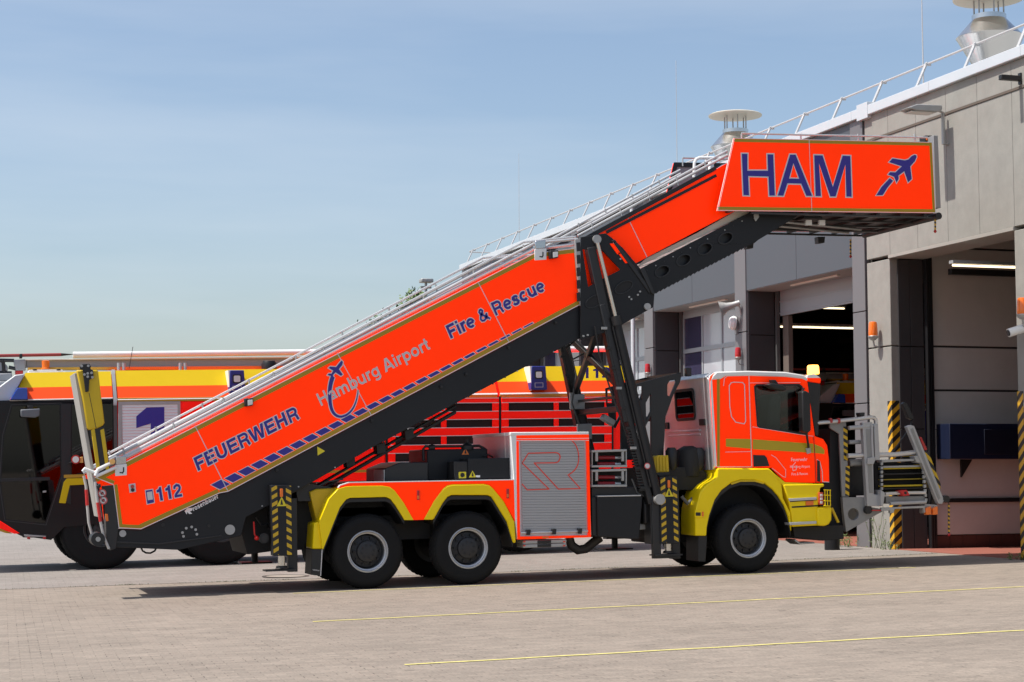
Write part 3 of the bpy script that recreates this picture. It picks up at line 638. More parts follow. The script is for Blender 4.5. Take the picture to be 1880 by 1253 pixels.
# weeds at the foot of the pier
weed = mat('weed_green', (.10, .15, .035), .6, var=.3, vs_=10)
def weedy(x, y, n, h, lab, sp=.1):
    r_ = empty('weed', (x, y, gz(x)), world=True); tag(r_, lab, 'weed', 'weeds along the facade foot'); st = MB(); lf = MB(); rn = random.Random(int(x*100+y*10))
    for i in range(n):
        a = rn.random()*6.3; l = h*rn.uniform(.5, 1); p = Vector((x+rn.gauss(0, sp), y+rn.gauss(0, sp*1.4), gz(x))); q = p+Vector((math.cos(a)*l*.25, math.sin(a)*l*.25, l))
        st.tube([p, (p+q)/2+Vector((rn.gauss(0, .03), 0, .03)), q], .004, 4)
        for k in range(9):
            c_ = p.lerp(q, rn.uniform(.15, 1)); u = Vector((rn.gauss(0, 1), rn.gauss(0, 1), rn.gauss(0, .7))).normalized(); v = u.orthogonal().normalized(); s_ = rn.uniform(.015, .035)
            lf.add([c_, c_+u*s_+v*s_*.4, c_+u*s_*2, c_+u*s_-v*s_*.4], [(0, 1, 2, 3)])
    tag(st.build('stems', weed, r_), kind='stuff'); tag(lf.build('leaves', weed, r_, smooth=False), kind='stuff')
weedy(11.68, 5.45, 7, 1.0, 'tall thin weed climbing the concrete pier', .08); weedy(11.62, 6.5, 14, .28, 'low weed clump at the foot of the grey column', .16)
weedy(11.65, 4.85, 8, .22, 'small weed at the foot of the striped corner guard'); weedy(11.68, .5, 8, .16, 'small weed under the right hand corner guard', .08)

# ================================================================== STAIR TRUCK
T = Frame((0, 0, 0), SL)
tr = empty('rescue_stair_truck', (0, 0, 0), tilt=SL)
tag(tr, 'orange airport rescue stair truck with raised stairway and HAM platform', 'fire truck')
def TP(px, py, y): return T.P(px, py, y)
def part(name, mt, pts, ya, yb, parent=tr, bevel=.006, yref=None):
    return MB().prism(T.py(pts, ya if yref is None else yref), ya, yb).build(name, mt, parent, bevel=bevel)
# ---------------- wheels
def wheel(x, z, yo, side, Rr, Wd, root, nm='wheel', rimr=.315, nuts=10, rimmat=None, spoke=False, F=None):
    w_ = empty(nm, (x, yo, z), root); ax = (0, side, 0)           # side=+1: outer face towards -y, depth grows to +y
    k = Rr/.56
    prof = [(rimr-.005, .04), (rimr+.012, .012), (.37*k, .0), (.40*k, .006), (.43*k, -.004), (.49*k, .004), (.53*k, .03), (.556*k, .07), (.56*k, .10), (.56*k, Wd-.10), (.556*k, Wd-.07), (.53*k, Wd-.03), (.49*k, Wd), (.37*k, Wd), (rimr, Wd-.04)]
    b_ = MB().lathe(prof, (0, 0, 0), ax, 56, closed=True); n = 44
    for i in range(n):
        for s_, h0, h1 in ((0, .02, Wd*.42), (.5, Wd*.58, Wd-.02)):
            a = 2*math.pi*(i+s_)/n; c_, sn = math.cos(a), math.sin(a); t = Vector((-sn, 0, c_)); rd = Vector((c_, 0, sn)); ww = .021*k
            vs_ = []
            for rr in (.535*k, .570*k):
                for hh in (h0, h1):
                    r2 = rr - (.03*k if (hh in (.02, Wd-.02) and rr > .54*k) else 0)
                    for sg in (-1, 1): vs_.append(rd*r2 + t*(sg*ww) + Vector((0, side*hh, 0)))
            b_.add(vs_, [(0, 1, 3, 2), (4, 6, 7, 5), (0, 4, 5, 1), (2, 3, 7, 6), (0, 2, 6, 4), (1, 5, 7, 3)])
    b_.build('tyre', tyre, w_)
    MB().lathe([(rimr-.035, .16), (rimr-.06, .17), (rimr-.075, .20), (rimr-.075, Wd-.05), (rimr, Wd-.05), (rimr-.02, .10)], (0, 0, 0), ax, 40, closed=True).build('rim_barrel', mat('rim_barrel_dark', (.05, .052, .056), .5, metal=.3), w_)
    MB().lathe([(rimr, .055), (rimr+.008, .028), (rimr-.012, .020), (rimr-.026, .035), (rimr-.030, .05), (rimr-.046, .06), (rimr-.050, .10), (rimr-.036, .155), (rimr-.02, .10)], (0, 0, 0), ax, 48, closed=True).build('rim', rimmat or mat('rim_silver', (.52, .53, .55), .45, metal=.5, var=.12), w_)
    MB().lathe([(rimr-.07, .19), (rimr-.075, .13), (.20, .12), (.165, .10), (.155, .045), (.12, .03), (.03, .026)], (0, 0, 0), ax, 36).build('hub', mat('hub_dark', (.020, .020, .022), .55, var=.2), w_)
    b_ = MB()
    for i in range(nuts):
        a = 2*math.pi*i/nuts; p = Vector((math.cos(a)*.205, 0, math.sin(a)*.205)); b_.cyl(p+Vector((0, side*.13, 0)), p+Vector((0, side*.085, 0)), .021, .016, n=6)
    for i in range(8):
        a = 2*math.pi*i/8+.2; p = Vector((math.cos(a)*.10, 0, math.sin(a)*.10)); b_.cyl(p+Vector((0, side*.05, 0)), p+Vector((0, side*.02, 0)), .013, n=6)
    b_.build('wheel_nuts', mat('nut_steel', (.03, .03, .032), .4, metal=.6), w_)
    return w_
AX = (0.015, 1.60, 6.335)
for x in AX:
    wheel(x, .562, .03, 1, .56, .38, tr); wheel(x, .562, 2.47, -1, .56, .38, tr)
    MB().cyl((x, .35, .56), (x, 2.15, .56), .10, n=14).lathe([(.10, -.3), (.24, -.12), (.26, 0), (.24, .12), (.10, .3)], (x, 1.25, .56), (0, 1, 0), 20).build('axle', dark, tr)
# ---------------- chassis
fr = MB()
for ya, yb in ((.78, .86), (1.64, 1.72)): fr.box(-1.0, 7.55, ya, yb, .78, 1.06)
for k in range(9): fr.box(-.9+k*1.0, -.78+k*1.0, .86, 1.64, .82, 1.02)
fr.build('chassis_frame', blackm, tr)
MB().box(-.6, 4.4, .62, 1.88, 1.07, 1.22).build('sub_frame', blackm, tr, bevel=.01)
MB().box(2.5, 4.6, 1.0, 1.5, .62, .78).build('driveline', dark, tr, bevel=.03); MB().box(3.8, 4.7, .5, 2.0, .79, 1.2).build('transfer_gearbox', dark, tr, bevel=.03); MB().box(4.9, 7.5, .87, 1.63, .50, 1.05).build('engine_sump', dark, tr, bevel=.03)
for ya, yb in ((.62, .70), (1.80, 1.88)):
    MB().box(-.68, 2.42, ya, yb, .70, 1.36).build('wheel_well', dark, tr); MB().box(5.60, 7.20, ya, yb, .66, 1.62).build('wheel_well', dark, tr)
for x in (-.35, .45, 1.2, 2.0): MB().box(x-.05, x+.05, .45, .60, .55, 1.0).build('spring_hanger', dark, tr, bevel=.01)
# ---------------- rear fenders and valance
f1o = z3((600, 865), (578, 690), (640, 545), (700, 480), (745, 466), (790, 462), (980, 460), (1030, 468), (1060, 490), (1120, 570), (1182, 680))
f1i = z3((1125, 680), (1070, 590), (1035, 545), (1005, 532), (775, 538), (750, 548), (710, 600), (650, 750), (604, 866))
f2o = z3((1245, 678), (1310, 560), (1370, 478), (1395, 458), (1430, 450), (1630, 447), (1665, 455), (1690, 475), (1760, 560), (1828, 690), (1837, 826))
f2i = z3((1820, 826), (1780, 690), (1700, 560), (1680, 530), (1655, 520), (1425, 520), (1400, 532), (1370, 570), (1310, 678))
for o_, i_ in ((f1o, f1i), (f2o, f2i)):
    part('fender', yellow, o_+i_, -.01, .60, bevel=.022)
    far = MB().prism(T.py(o_+i_, 0), 1.90, 2.51); far.build('fender', yellow, tr, bevel=.02)
    ins = MB().prism(T.py([(a, b_+1.5) for a, b_ in i_[::-1]] + [(a, b_+8) for a, b_ in i_], 0), .03, .58); ins.build('fender_liner', black, tr)
val = z3((700, 474), (712, 458), (770, 442), (1822, 424), (1831, 690)) + f2o[::-1][2:] + f1o[::-1][:-3]
part('side_valance', orange, val, 0, .03, bevel=.004)
part('valance_edge', white, z3((700, 472), (712, 455), (770, 437), (1822, 419), (1822, 425), (770, 443), (713, 461), (703, 476)), -.006, .10, bevel=.002)
MB().prism(T.py(z3((770, 442), (1822, 424), (1822, 445), (770, 462)), 0), .03, 2.47).build('deck_plate', blackm, tr)
for c_ in ((1210, 520), (1782, 510)):
    (a0, b0), = z3(c_); o = part('side_marker', redlamp, [(a0-2, b0-9), (a0+3, b0-9), (a0+3, b0+9), (a0-2, b0+9)], -.018, .002, bevel=.004)
    part('retro_reflector', amber, [(a0-1.3, b0+1), (a0+2.2, b0+1), (a0+2.2, b0+7), (a0-1.3, b0+7)], -.022, -.017, parent=o, bevel=0)
part('rear_fender_box', yellow, z3((545, 700), (590, 690), (604, 866), (535, 866)), .05, .55, bevel=.02)
part('rear_fender_top', ochre, z3((515, 500), (560, 480), (700, 476), (650, 545), (600, 640), (575, 690), (560, 690)), .25, 2.2, bevel=.02)
part('mud_flap', black, z3((534, 867), (600, 867), (588, 1037), (526, 1030)), .04, .52, bevel=.003)
decal('mud_flap_edge', T.py(z3((594, 867), (600, 867), (590, 1037), (585, 1037)), .035), .038, silverw, tr)
lettering('rosenbauer', T, *z3((536, 1001), (581, 1007), (537, 990)), .034, silverw, tr)
# ---------------- outriggers
def outrigger(px0, px1, pxb0, pxb1, pt, pb, foot_y, label=None):
    c0 = T.y(px0, pt, -.04); c1 = T.y(px1, pt, -.04); c2 = T.y(pxb1, pb, -.04); c3 = T.y(pxb0, pb, -.04)
    o = MB().prism([c0, c1, c2, c3], -.04, .17).build('outrigger', anthr, tr, bevel=.008)
    for s_, mt in ((0, hazR), (1, hazL)):
        def l(t, u): return tuple(Vector(c0).lerp(Vector(c1), t).lerp(Vector(c3).lerp(Vector(c2), t), u))
        a_, b_ = ((.03, .30) if s_ == 0 else (.72, .97))
        decal('hazard_strip', [l(a_, .01), l(b_, .01), l(b_, .985), l(a_, .985)], -.04, mt, o)
    mx_ = (c2[0]+c3[0])/2; zb = c2[1]
    zf = T.y((pxb0+pxb1)/2, foot_y, .06)[1]
    MB().cyl((mx_, .06, zb+.1), (mx_, .06, zf+.05), .055, n=16).build('jack_leg', steel, o)
    MB().lathe([(.07, .06), (.085, .05), (.085, .03), (.10, .02)], (mx_, .06, zf-.01), (0, 0, 1), 18).box(mx_-.26, mx_+.2, -.06, .22, zf-.025, zf-.005).build('foot_plate', blackm, o)
    t_ = l(.5, .25); decal('warning_triangle', [(t_[0]-.075, t_[1]-.05), (t_[0]+.075, t_[1]-.05), (t_[0], t_[1]+.09)], -.043, mat('sign_yellow', (.72, .60, .02), .5), o)
    decal('warning_triangle_mark', [(t_[0]-.02, t_[1]-.03), (t_[0]+.02, t_[1]-.03), (t_[0]+.005, t_[1]+.045), (t_[0]-.005, t_[1]+.045)], -.046, black, o)
    t_ = l(.5, .10); MB().box(t_[0]-.022, t_[0]+.022, -.055, -.038, t_[1]-.07, t_[1]+.05).build('marker_lamp', amber, o, bevel=.004)
    MB().box(c1[0]-.02, c1[0]+.12, .18, .34, zb-.25, c1[1]-.2).build('slide_column', blackm, o, bevel=.006)
    MB().box(c0[0]+.05, c1[0]-.05, .17, 2.33, (c0[1]+zb)/2-.12, (c0[1]+zb)/2+.14).build('beam', blackm, o, bevel=.01)
    MB().box(mx_-.17, mx_+.17, 2.34, 2.54, zb, c0[1]).cyl((mx_, 2.42, zb), (mx_, 2.42, zf), .055).box(mx_-.25, mx_+.25, 2.2, 2.6, zf-.025, zf).build('far_leg', anthr, o)
    return o
outrigger(497, 535.5, 501.5, 537, 891, 1021, 1045); outrigger(1211.5, 1243, 1214.5, 1247, 875.5, 999, 1017)
part('jack_bracket', blackm, z5((1408, 650), (1470, 655), (1480, 1085), (1600, 1095), (1640, 1105), (1420, 1112)), .0, .09)
# hose reel handle (red) behind the rear outrigger
MB().tube([TP(*z3((160, 690))[0], .15), TP(*z3((165, 770))[0], .15), TP(*z3((180, 795))[0], .15), TP(*z3((215, 800))[0], .15)], .012).build('red_valve_handle', mat('handle_red', (.6, .012, .012), .35), tr)
p = TP(*z3((220, 795))[0], .2); MB().cyl(p-Vector((0, .08, 0)), p+Vector((0, .05, 0)), .075, n=18).cyl(p-Vector((0, .1, 0)), p-Vector((0, .08, 0)), .05, n=18).build('valve', blackm, tr)
p = TP(*z3((178, 795))[0], .1); MB().lathe([(.01, -.035), (.028, -.02), (.035, 0), (.028, .02), (.01, .035)], p, (0, 1, 0), 12).build('valve_knob', mat('handle_red', (.6, .012, .012), .35), tr)
part('rear_underframe', dark, z3((60, 690), (270, 560), (560, 560), (560, 700), (470, 870), (270, 880), (120, 900)), .55, 2.0)
part('rear_step_box', blackm, z3((430, 470), (520, 450), (660, 470), (600, 560), (440, 560)), .3, 2.1)
# ---------------- equipment on the deck
b = part('hydraulic_tank', anthr, z3((1268, 228), (1655, 222), (1662, 422), (1270, 430)), .55, 1.7, bevel=.02)
part('low_cover', blackm, z3((1000, 350), (1100, 310), (1275, 310), (1275, 432), (1000, 434)), .32, 1.6, bevel=.015)
q = T.y(*z3((1000, 350))[0], .32); q2 = T.y(*z3((1000, 434))[0], .32); MB().box(q[0]-.02, q[0]-.002, .34, 1.0, q2[1], q[1]-.02).build('cover_end', galv, tr)
o = part('control_box', anthr, z3((1530, 286), (1818, 282), (1820, 416), (1532, 420)), .10, .55, bevel=.012)
o2 = part('socket_box', black, z3((1438, 305), (1528, 305), (1530, 420), (1440, 420)), .12, .5, bevel=.01)
(c_,) = z3((1493, 392)); q = T.y(*c_, .12); decal('socket_plate', rrect(q[0]-.06, q[0]+.06, q[1]-.05, q[1]+.05, .01), .117, mat('sign_yellow', (.72, .60, .02), .5), o2); decal('socket_hole', circ(q[0], q[1], .035), .112, black, o2)
for zx, zy, y_, pr_ in ((1558, 388, .10, o), (1512, 243, .55, b)):
    q = T.y(*z3((zx, zy))[0], y_); decal('warning_triangle', [(q[0]-.06, q[1]-.045), (q[0]+.06, q[1]-.045), (q[0], q[1]+.06)], y_-.002, mat('sign_yellow', (.72, .60, .02), .5) if zx == 1558 else amber, pr_)
    decal('warning_triangle_mark', [(q[0]-.016, q[1]-.03), (q[0]+.016, q[1]-.03), (q[0]+.004, q[1]+.03), (q[0]-.004, q[1]+.03)], y_-.006, black, pr_)
q = T.y(*z3((1592, 400))[0], .10); decal('type_plate', rrect(q[0]-.035, q[0]+.035, q[1]-.015, q[1]+.015, .003), .098, white, o)
MB().tube([TP(*z3((1245, 300))[0], .6), TP(*z3((1243, 225))[0], .6), TP(*z3((1258, 208))[0], .6), TP(*z3((1300, 210))[0], .6), TP(*z3((1490, 208))[0], .6), TP(*z3((1600, 205))[0], .6), TP(*z3((1640, 228))[0], .6)], .022).build('hydraulic_pipe', black, tr)
p = TP(*z3((1525, 205))[0], .6); MB().lathe([(.10, -.06), (.10, .0), (.06, .03), (.025, .05), (.025, .1)], p, (0, 0, 1), 16).build('filler_cap', black, tr)
p = TP(*z3((1300, 215))[0], .6); MB().lathe([(.04, -.05), (.05, .0), (.04, .04)], p, (1, 0, 0), 12).build('pipe_coupling', black, tr)
MB().tube([TP(*z3((1630, 270))[0], .5), TP(*z3((1660, 262))[0], .5), TP(*z3((1690, 280))[0], .5)], .012).build('hose', black, tr)
# ---------------- equipment locker with roller shutter
lx = T.py(z5((370, 150), (923, 146), (938, 947), (376, 965)), 0); (x0_, zt0), (x1_, zt1), (xb1, zb1), (xb0, zb0) = lx
xl = T.y(*z5((322, 155))[0], 0)[0]
lk = MB().prism([(xl, zt0), (x1_, zt0), (x1_+.02, zb0+.02), (x0_, zb0), (xl+.02, zb0+.4)], .03, 2.05).build('equipment_locker', [mat('locker_aluminium', (.62, .63, .65), .42, metal=.45, var=.14, vs_=2.5)], tr, bevel=.012)
part('locker_post', white, z5((322, 155), (370, 152), (376, 965), (356, 800), (348, 500)), -.004, .06, parent=lk, bevel=.01)
part('locker_roof_edge', white, z5((322, 142), (924, 138), (924, 160), (322, 168)), -.012, 2.06, parent=lk, bevel=.01)
fo = T.py(z5((368, 160), (924, 158), (940, 947), (376, 965)), -.005); fi = T.py(z5((386, 205), (906, 204), (920, 932), (396, 942)), -.005)
MB().holes(fo, [fi], -.008, .05).build('shutter_frame', orange, lk, bevel=.003)
decal('frame_line', T.py(z5((368, 190), (924, 186), (924, 190), (368, 194)), -.008), -.009, white, lk)
decal('frame_line', T.py(z5((368, 204), (924, 202), (924, 206), (368, 209)), -.008), -.009, white, lk)
part('shutter_gap', black, z5((384, 205), (908, 204), (921, 934), (395, 943)), .035, .045, parent=lk, bevel=0)
sl_ = T.py(z5((399, 206), (888, 205), (905, 900), (411, 905)), .03); sb = MB(); n = 34
for i in range(n):
    def l(t, u): return tuple(Vector(sl_[0]).lerp(Vector(sl_[1]), t).lerp(Vector(sl_[3]).lerp(Vector(sl_[2]), t), u))
    sb.prism([l(0, (i+.04)/n), l(1, (i+.04)/n), l(1, (i+.94)/n), l(0, (i+.94)/n)], .012, .034)
sh = sb.build('roller_shutter', shut, lk, bevel=.0025, seg=1); sh = lk
def outline_path(pts, wd, y, name, mt, parent, closed=True):
    bb = MB(); n_ = len(pts)
    for i in range(n_ if closed else n_-1):
        a_, c2 = Vector(pts[i]), Vector(pts[(i+1) % n_]); d_ = (c2-a_).normalized()*wd*.4; nn = Vector((-d_.y, d_.x)).normalized()*wd/2
        bb.prism([tuple(a_-d_-nn), tuple(c2+d_-nn), tuple(c2+d_+nn), tuple(a_-d_+nn)], y-.003-.0002*(i % 2), y+.001)
    return bb.build(name, mt, parent, smooth=False)
rl = z5((412, 378), (460, 303), (660, 298)) + bez(*z5((665, 298), (705, 300), (703, 338)), 5) + bez(*z5((700, 345), (695, 375), (660, 376)), 4) + z5((505, 378), (690, 578), (858, 574), (765, 470)) + bez(*z5((770, 466), (850, 425), (846, 330)), 6) + bez(*z5((846, 330), (840, 240), (792, 206)), 6)
outline_path(T.py(rl, .012), .016, .012, 'shutter_emblem', mat('emblem_red', (.80, .05, .02), .5), sh, closed=False)
rl = z5((412, 378), (618, 578), (450, 584), (412, 540)); outline_path(T.py(rl, .012), .016, .012, 'shutter_emblem', mat('emblem_red', (.80, .05, .02), .5), sh, closed=False)
b = MB(); b.tube([TP(*z5((400, 914))[0], -.01), TP(*z5((915, 900))[0], -.01)], .016); b.build('shutter_bar', alud, sh)
for c_ in ((463, 910), (660, 905), (858, 900)):
    (a0, b0), = z5(c_); part('shutter_latch', black, [(a0-4, b0-5), (a0+4, b0-5), (a0+3, b0+5), (a0-3, b0+5)], -.045, .012, parent=sh)
q = z5((592, 948))[0]; part('amber_reflector', amber, [(q[0]-6, q[1]-1.5), (q[0]+6, q[1]-1.8), (q[0]+6, q[1]+1.5), (q[0]-6, q[1]+1.8)], -.014, -.007, parent=lk, bevel=0)
for k, y_ in enumerate((985, 1015)):
    o = part('folding_step', galv, z5((420, y_-12), (752, y_-22), (752, y_+4), (420, y_+14)), .02, .35); 
    part('step_grip', black, z5((530, y_-13), (635, y_-17), (635, y_+6), (530, y_+9)), .012, .03, parent=o)
    for xx in (430, 735): part('step_reflector', mat('refl_red', (.7, .05, .02), .4), z5((xx-8, y_-8), (xx+8, y_-9), (xx+8, y_+1), (xx-8, y_+2)), .012, .03, parent=o, bevel=0)
# ---------------- tool rack (stacked rams)
for (ya_, yb_) in ((275, 410), (425, 560)):
    o = part('tool_rack_frame', galv, z5((945, ya_+4), (1216, ya_-4), (1216, ya_+14), (945, ya_+22)), .05, .55)
    part('rack_bottom', galv, z5((945, yb_-14), (1218, yb_-18), (1218, yb_), (945, yb_+2)), .05, .55, parent=o)
    for xx in (985, 1185): part('rack_post', galv, z5((xx-10, ya_+4), (xx+10, ya_+4), (xx+10, ya_+90), (xx-10, ya_+90)), .06, .09, parent=o)
    for xx in (950, 1212): part('rack_post', galv, z5((xx-4, ya_+4), (xx+4, ya_+4), (xx+4, yb_), (xx-4, yb_)), .06, .12, parent=o)
    part('rack_back', black, z5((950, ya_+15), (1212, ya_+10), (1212, yb_-14), (950, yb_-10)), .35, .38, parent=o)
    for yy in (ya_+62, ya_+110):
        MB().cyl(TP(*z5((992, yy))[0], .18), TP(*z5((1120, yy))[0], .18), .032, n=12).build('ram', mat('ram_red', (.28, .006, .012), .35), o)
        MB().cyl(TP(*z5((1120, yy))[0], .18), TP(*z5((1165, yy))[0], .18), .026, n=12).build('ram_end', alu, o)
part('fuel_tank', anthr, z5((985, 640), (1010, 625), (1325, 622), (1338, 640), (1312, 955), (1300, 965), (1000, 945), (990, 930)), .04, .65, bevel=.03)
part('tank_bracket', black, z5((945, 640), (985, 640), (990, 945), (950, 930)), .08, .5); part('tank_lip', alud, z5((990, 628), (1325, 622), (1325, 632), (990, 638)), .03, .4)
part('frame_box', black, z5((945, 565), (1420, 565), (1420, 630), (945, 640)), .12, 1.2); part('air_tank', blackm, z5((1340, 640), (1405, 640), (1400, 850), (1345, 850)), .15, .7, bevel=.04)
part('step_plate_silver', galv, z5((1312, 848), (1385, 842), (1385, 885), (1312, 890)), .25, .5)
MB().tube([TP(*z5((770, 950))[0], .8), TP(*z5((790, 1010))[0], .8), TP(*z5((840, 1045))[0], .8), TP(*z5((900, 1035))[0], .8), TP(*z5((960, 985))[0], .8), TP(*z5((1010, 950))[0], .8)], .075, 12).build('exhaust_pipe', mat('exhaust', (.05, .045, .042), .6), tr)

# ---------------- lower stairway
YP = .10
seg_ = [[(174, 877), (357.6, 782), (418.3, 903), (403, 906), (259, 972), (218, 970), (208, 890.5)],
        [(358.4, 781.6), (618.6, 648.4), (681.2, 763), (419.1, 902.6)],
        [(619.4, 648), (876.6, 517.6), (933.8, 628.7), (682, 762.6)],
        [(877.4, 517.2), (981, 465), (1055, 456), (1064.5, 560), (934.6, 628.3)]]
ls = tr
for i, sg in enumerate(seg_): MB().prism(T.py(sg, YP), YP, YP+.035).build('side_panel', orange, ls, bevel=.003)
whole = [(174, 877), (981, 465), (1055, 456), (1064.5, 560), (419, 903), (403, 906), (259, 972), (218, 970), (208, 890.5)]
wl = T.py(whole, YP)
b = MB().prism(wl, YP+.036, YP+.055); b.build('panel_backing', white, ls)
MB().prism(wl, 2.38, 2.43).build('far_side_panel', orange, ls, bevel=.004)
ctr = T.y(640, 740, YP); n = len(wl); tb = MB(); wb_ = MB()
for i in range(n):
    p_, q_ = wl[i], wl[(i+1) % n]
    wd = .075 if i in (0, 1, 3, 5) else .06
    if i == 2: wd = .02
    tb.prism(strip(p_, q_, .012, wd, ctr), YP-.0006-.0002*(i % 3), YP+.001); wb_.prism(strip(p_, q_, 0, .010, ctr), YP-.0014-.0002*(i % 3), YP+.001)
tb.build('reflective_border', olive, ls, smooth=False); wb_.build('border_line', white, ls, smooth=False)
for a_, b_ in (((358, 782), (418.7, 902.8)), ((619, 648.2), (681.6, 762.8)), ((877, 517.4), (934.2, 628.5))): decal('seam_strip', strip(T.y(*a_, YP), T.y(*b_, YP), -.006, .006, T.y(1000, 500, YP)), YP-.0016, silverw, ls)
# blue dashes, wide at the rear and thin towards the top
p0, p1 = Vector(wl[4]), Vector(wl[3]); e = (p1-p0).normalized(); nn = Vector((-e.y, e.x)); tot = (p1-p0).length; s_ = -.09; k = 0; wq = MB(); bq = MB()
while s_ < tot-.95:
    h = .106*max(0, 1-s_/(tot*.95))+.007 if s_ > 0 else .12
    g = .215; d_ = .165; sh_ = -h*.75
    for bb, ex, yy in ((wq, .010, .0012), (bq, 0, .0022)):
        a0, a1, hb, ht = s_-ex*1.3, s_+d_+ex*1.3, .088-ex*.8, .088+h+ex*.8
        bb.prism([tuple(p0+e*a0+nn*hb), tuple(p0+e*a1+nn*hb), tuple(p0+e*(a1+sh_)+nn*ht), tuple(p0+e*(a0+sh_)+nn*ht)], YP-yy, YP+.001)
    s_ += g; k += 1
wq.build('dash_outline', silverw, ls, smooth=False); bq.build('dash_band', blue, ls, smooth=False)
YT = YP-.0012
bold('FEUERWEHR', T, (362, 866), (552, 768), (353, 842.5), YT, blue, ls, .065, silverw)
bold('Hamburg Airport', T, (588, 747), (791, 641), (578, 725), YT, mat('grey_print', (.62, .57, .57), .45), ls, wd=.185)
bold('Fire & Rescue', T, (826, 623), (1003, 533), (816, 600), YT, blue, ls, .065, silverw)
bold('112', T, (288, 921), (336, 911.5), (284, 896.5), YT, blue, ls, .065, silverw)
ph = T.py(z1((698, 734), (730, 729), (738, 790), (706, 797)), YT); decal('phone_symbol', offset(ph, .012), YT, silverw, ls); decal('phone_symbol_body', ph, YT-.0012, blue, ls)
decal('phone_symbol_screen', T.py(z1((703, 741), (728, 737), (733, 776), (708, 780)), YT), YT-.0024, silverw, ls)
# aircraft with loop (airport emblem)
pl = q_pl = [(627, 662.5), (629.5, 665), (628, 671), (622, 678), (629, 688), (626, 690.5), (616, 684), (611, 689), (613, 694), (611, 696), (607, 690.5), (601.5, 689), (603.5, 686.5), (608.5, 686.5), (612, 681), (603.5, 676), (606, 673.5), (617, 674.5), (623, 667)]
pl = T.py(pl, YT); decal('aircraft_emblem_outline', offset(pl, .014), YT, silverw, ls); decal('aircraft_emblem', pl, YT-.0012, blue, ls)
def ribbon(path, widths, y, name, mt, parent):
    bb = MB(); n_ = len(path); Lp = []; Rp = []
    for i in range(n_):
        d_ = (Vector(path[min(i+1, n_-1)])-Vector(path[max(i-1, 0)])).normalized(); k_ = Vector((-d_.y, d_.x))*widths[i]/2
        Lp.append(Vector(path[i])+k_); Rp.append(Vector(path[i])-k_)
    vs_ = [(v.x, y, v.y) for v in Lp]+[(v.x, y, v.y) for v in Rp]
    bb.add(vs_, [(i, i+1, n_+i+1, n_+i) for i in range(n_-1)]); return bb.build(name, mt, parent, smooth=False)
loop = T.py(bez((611, 692), (603, 712), (606, 738), 8)+bez((606.5, 742), (610, 766), (627, 765.5), 8)[0:]+bez((630, 765), (654, 757), (657.5, 716), 10)[1:], YT)
n = len(loop); wd = [.055*(1-i/(n-1))**.8+.008 for i in range(n)]
ribbon(loop, [v+.026 for v in wd], YT-.0002, 'emblem_loop_outline', silverw, ls); ribbon(loop, wd, YT-.0016, 'emblem_loop', blue, ls)
# dark stringer below the panels
sp = z1((555, 1005), (860, 1018)) + [(443, 984), (452, 950), (542, 904), (690, 818.5), (842, 738), (1020, 645), (1068, 620), (1064.5, 561), (419, 904), (403, 907), (259, 973), (213, 971)]
st = MB().prism(T.py(sp, YP+.03), YP+.03, YP+.20).build('stringer', anthr, ls, bevel=.01)
MB().prism(T.py(sp, YP+.03), 2.22, 2.40).build('far_stringer', anthr, ls, bevel=.01)
part('rear_plate', blackm, [(190, 893), (208, 891), (217.5, 970), (213, 1007), (203, 1011), (196, 990)], YP-.01, YP+.3, parent=st)
part('foot_rail', blackm, z1((555, 976), (760, 985), (1062, 946), (1062, 952), (765, 992), (555, 984)), YP+.015, YP+.04, parent=st, bevel=.002)
for cx, cy, r_, mt in ((422.5, 973, .075, galv), (225.5, 980, .05, galv)):
    q = T.y(cx, cy, YP); MB().cyl((q[0], YP+.01, q[1]), (q[0], YP+.04, q[1]), r_, n=20).build('pivot_boss', mt, st)
for a_, b_ in z1((875, 935), (893, 914), (919, 908), (938, 921), (944, 943), (880, 953)) :
    q = T.y(a_, b_, YP); MB().cyl((q[0], YP+.015, q[1]), (q[0], YP+.035, q[1]), .02, n=10).build('bolt', galv, st)
for a_, b_ in z1((783, 898), (1002, 903)): q = T.y(a_, b_, YP); MB().cyl((q[0], YP+.02, q[1]), (q[0], YP+.032, q[1]), .025, n=12).build('hole', black, st)
q = T.y(587.5, 827.5, YP); decal('warning_triangle', [(q[0]-.03, q[1]-.075), (q[0]+.085, q[1]-.01), (q[0]-.035, q[1]+.06)], YP+.029, mat('sign_yellow', (.72, .60, .02), .5), st)
for a_, b_ in ((509, 861), (683, 770), (810, 708), (856, 685), (934, 636), (1020, 590)):
    q = T.y(a_, b_, YP); MB().cyl((q[0], YP-.02, q[1]-.02), (q[0], YP+.035, q[1]-.02), .022, n=10).build('panel_latch', black, st)
bold('rosenbauer', T, (355, 939), (402, 914.5), (351.5, 931), YP+.0285, white, st, wd=.2)
lg = z1(*[(a_+4, b_+6) for a_, b_ in ((880, 826), (893, 812), (916, 810), (918, 822), (905, 828), (917, 838), (903, 840), (893, 830), (891, 842))]); decal('maker_emblem', T.py(lg, YP+.026), YP+.028, white, st)
# treads and deck
d0, d1 = Vector(T.y(225, 992, .4)), Vector(T.y(1068, 585, .4)); ed_ = (d1-d0)
MB().prism([tuple(d0), tuple(d1), tuple(d1-Vector((0, .06))), tuple(d0-Vector((0, .06)))], .32, 2.2).build('stair_deck', blackm, ls)
n = 17; first = None
for i in range(n):
    c_ = d0+ed_*((i+.5)/n)
    if first is None: first = MB().box(c_.x-.2, c_.x+.16, .33, 2.19, c_.y+.03, c_.y+.07).build('tread', galv, ls); cc = c_
    else: o = first.copy(); COL.objects.link(o); o.location = (c_.x-cc.x, 0, c_.y-cc.y)
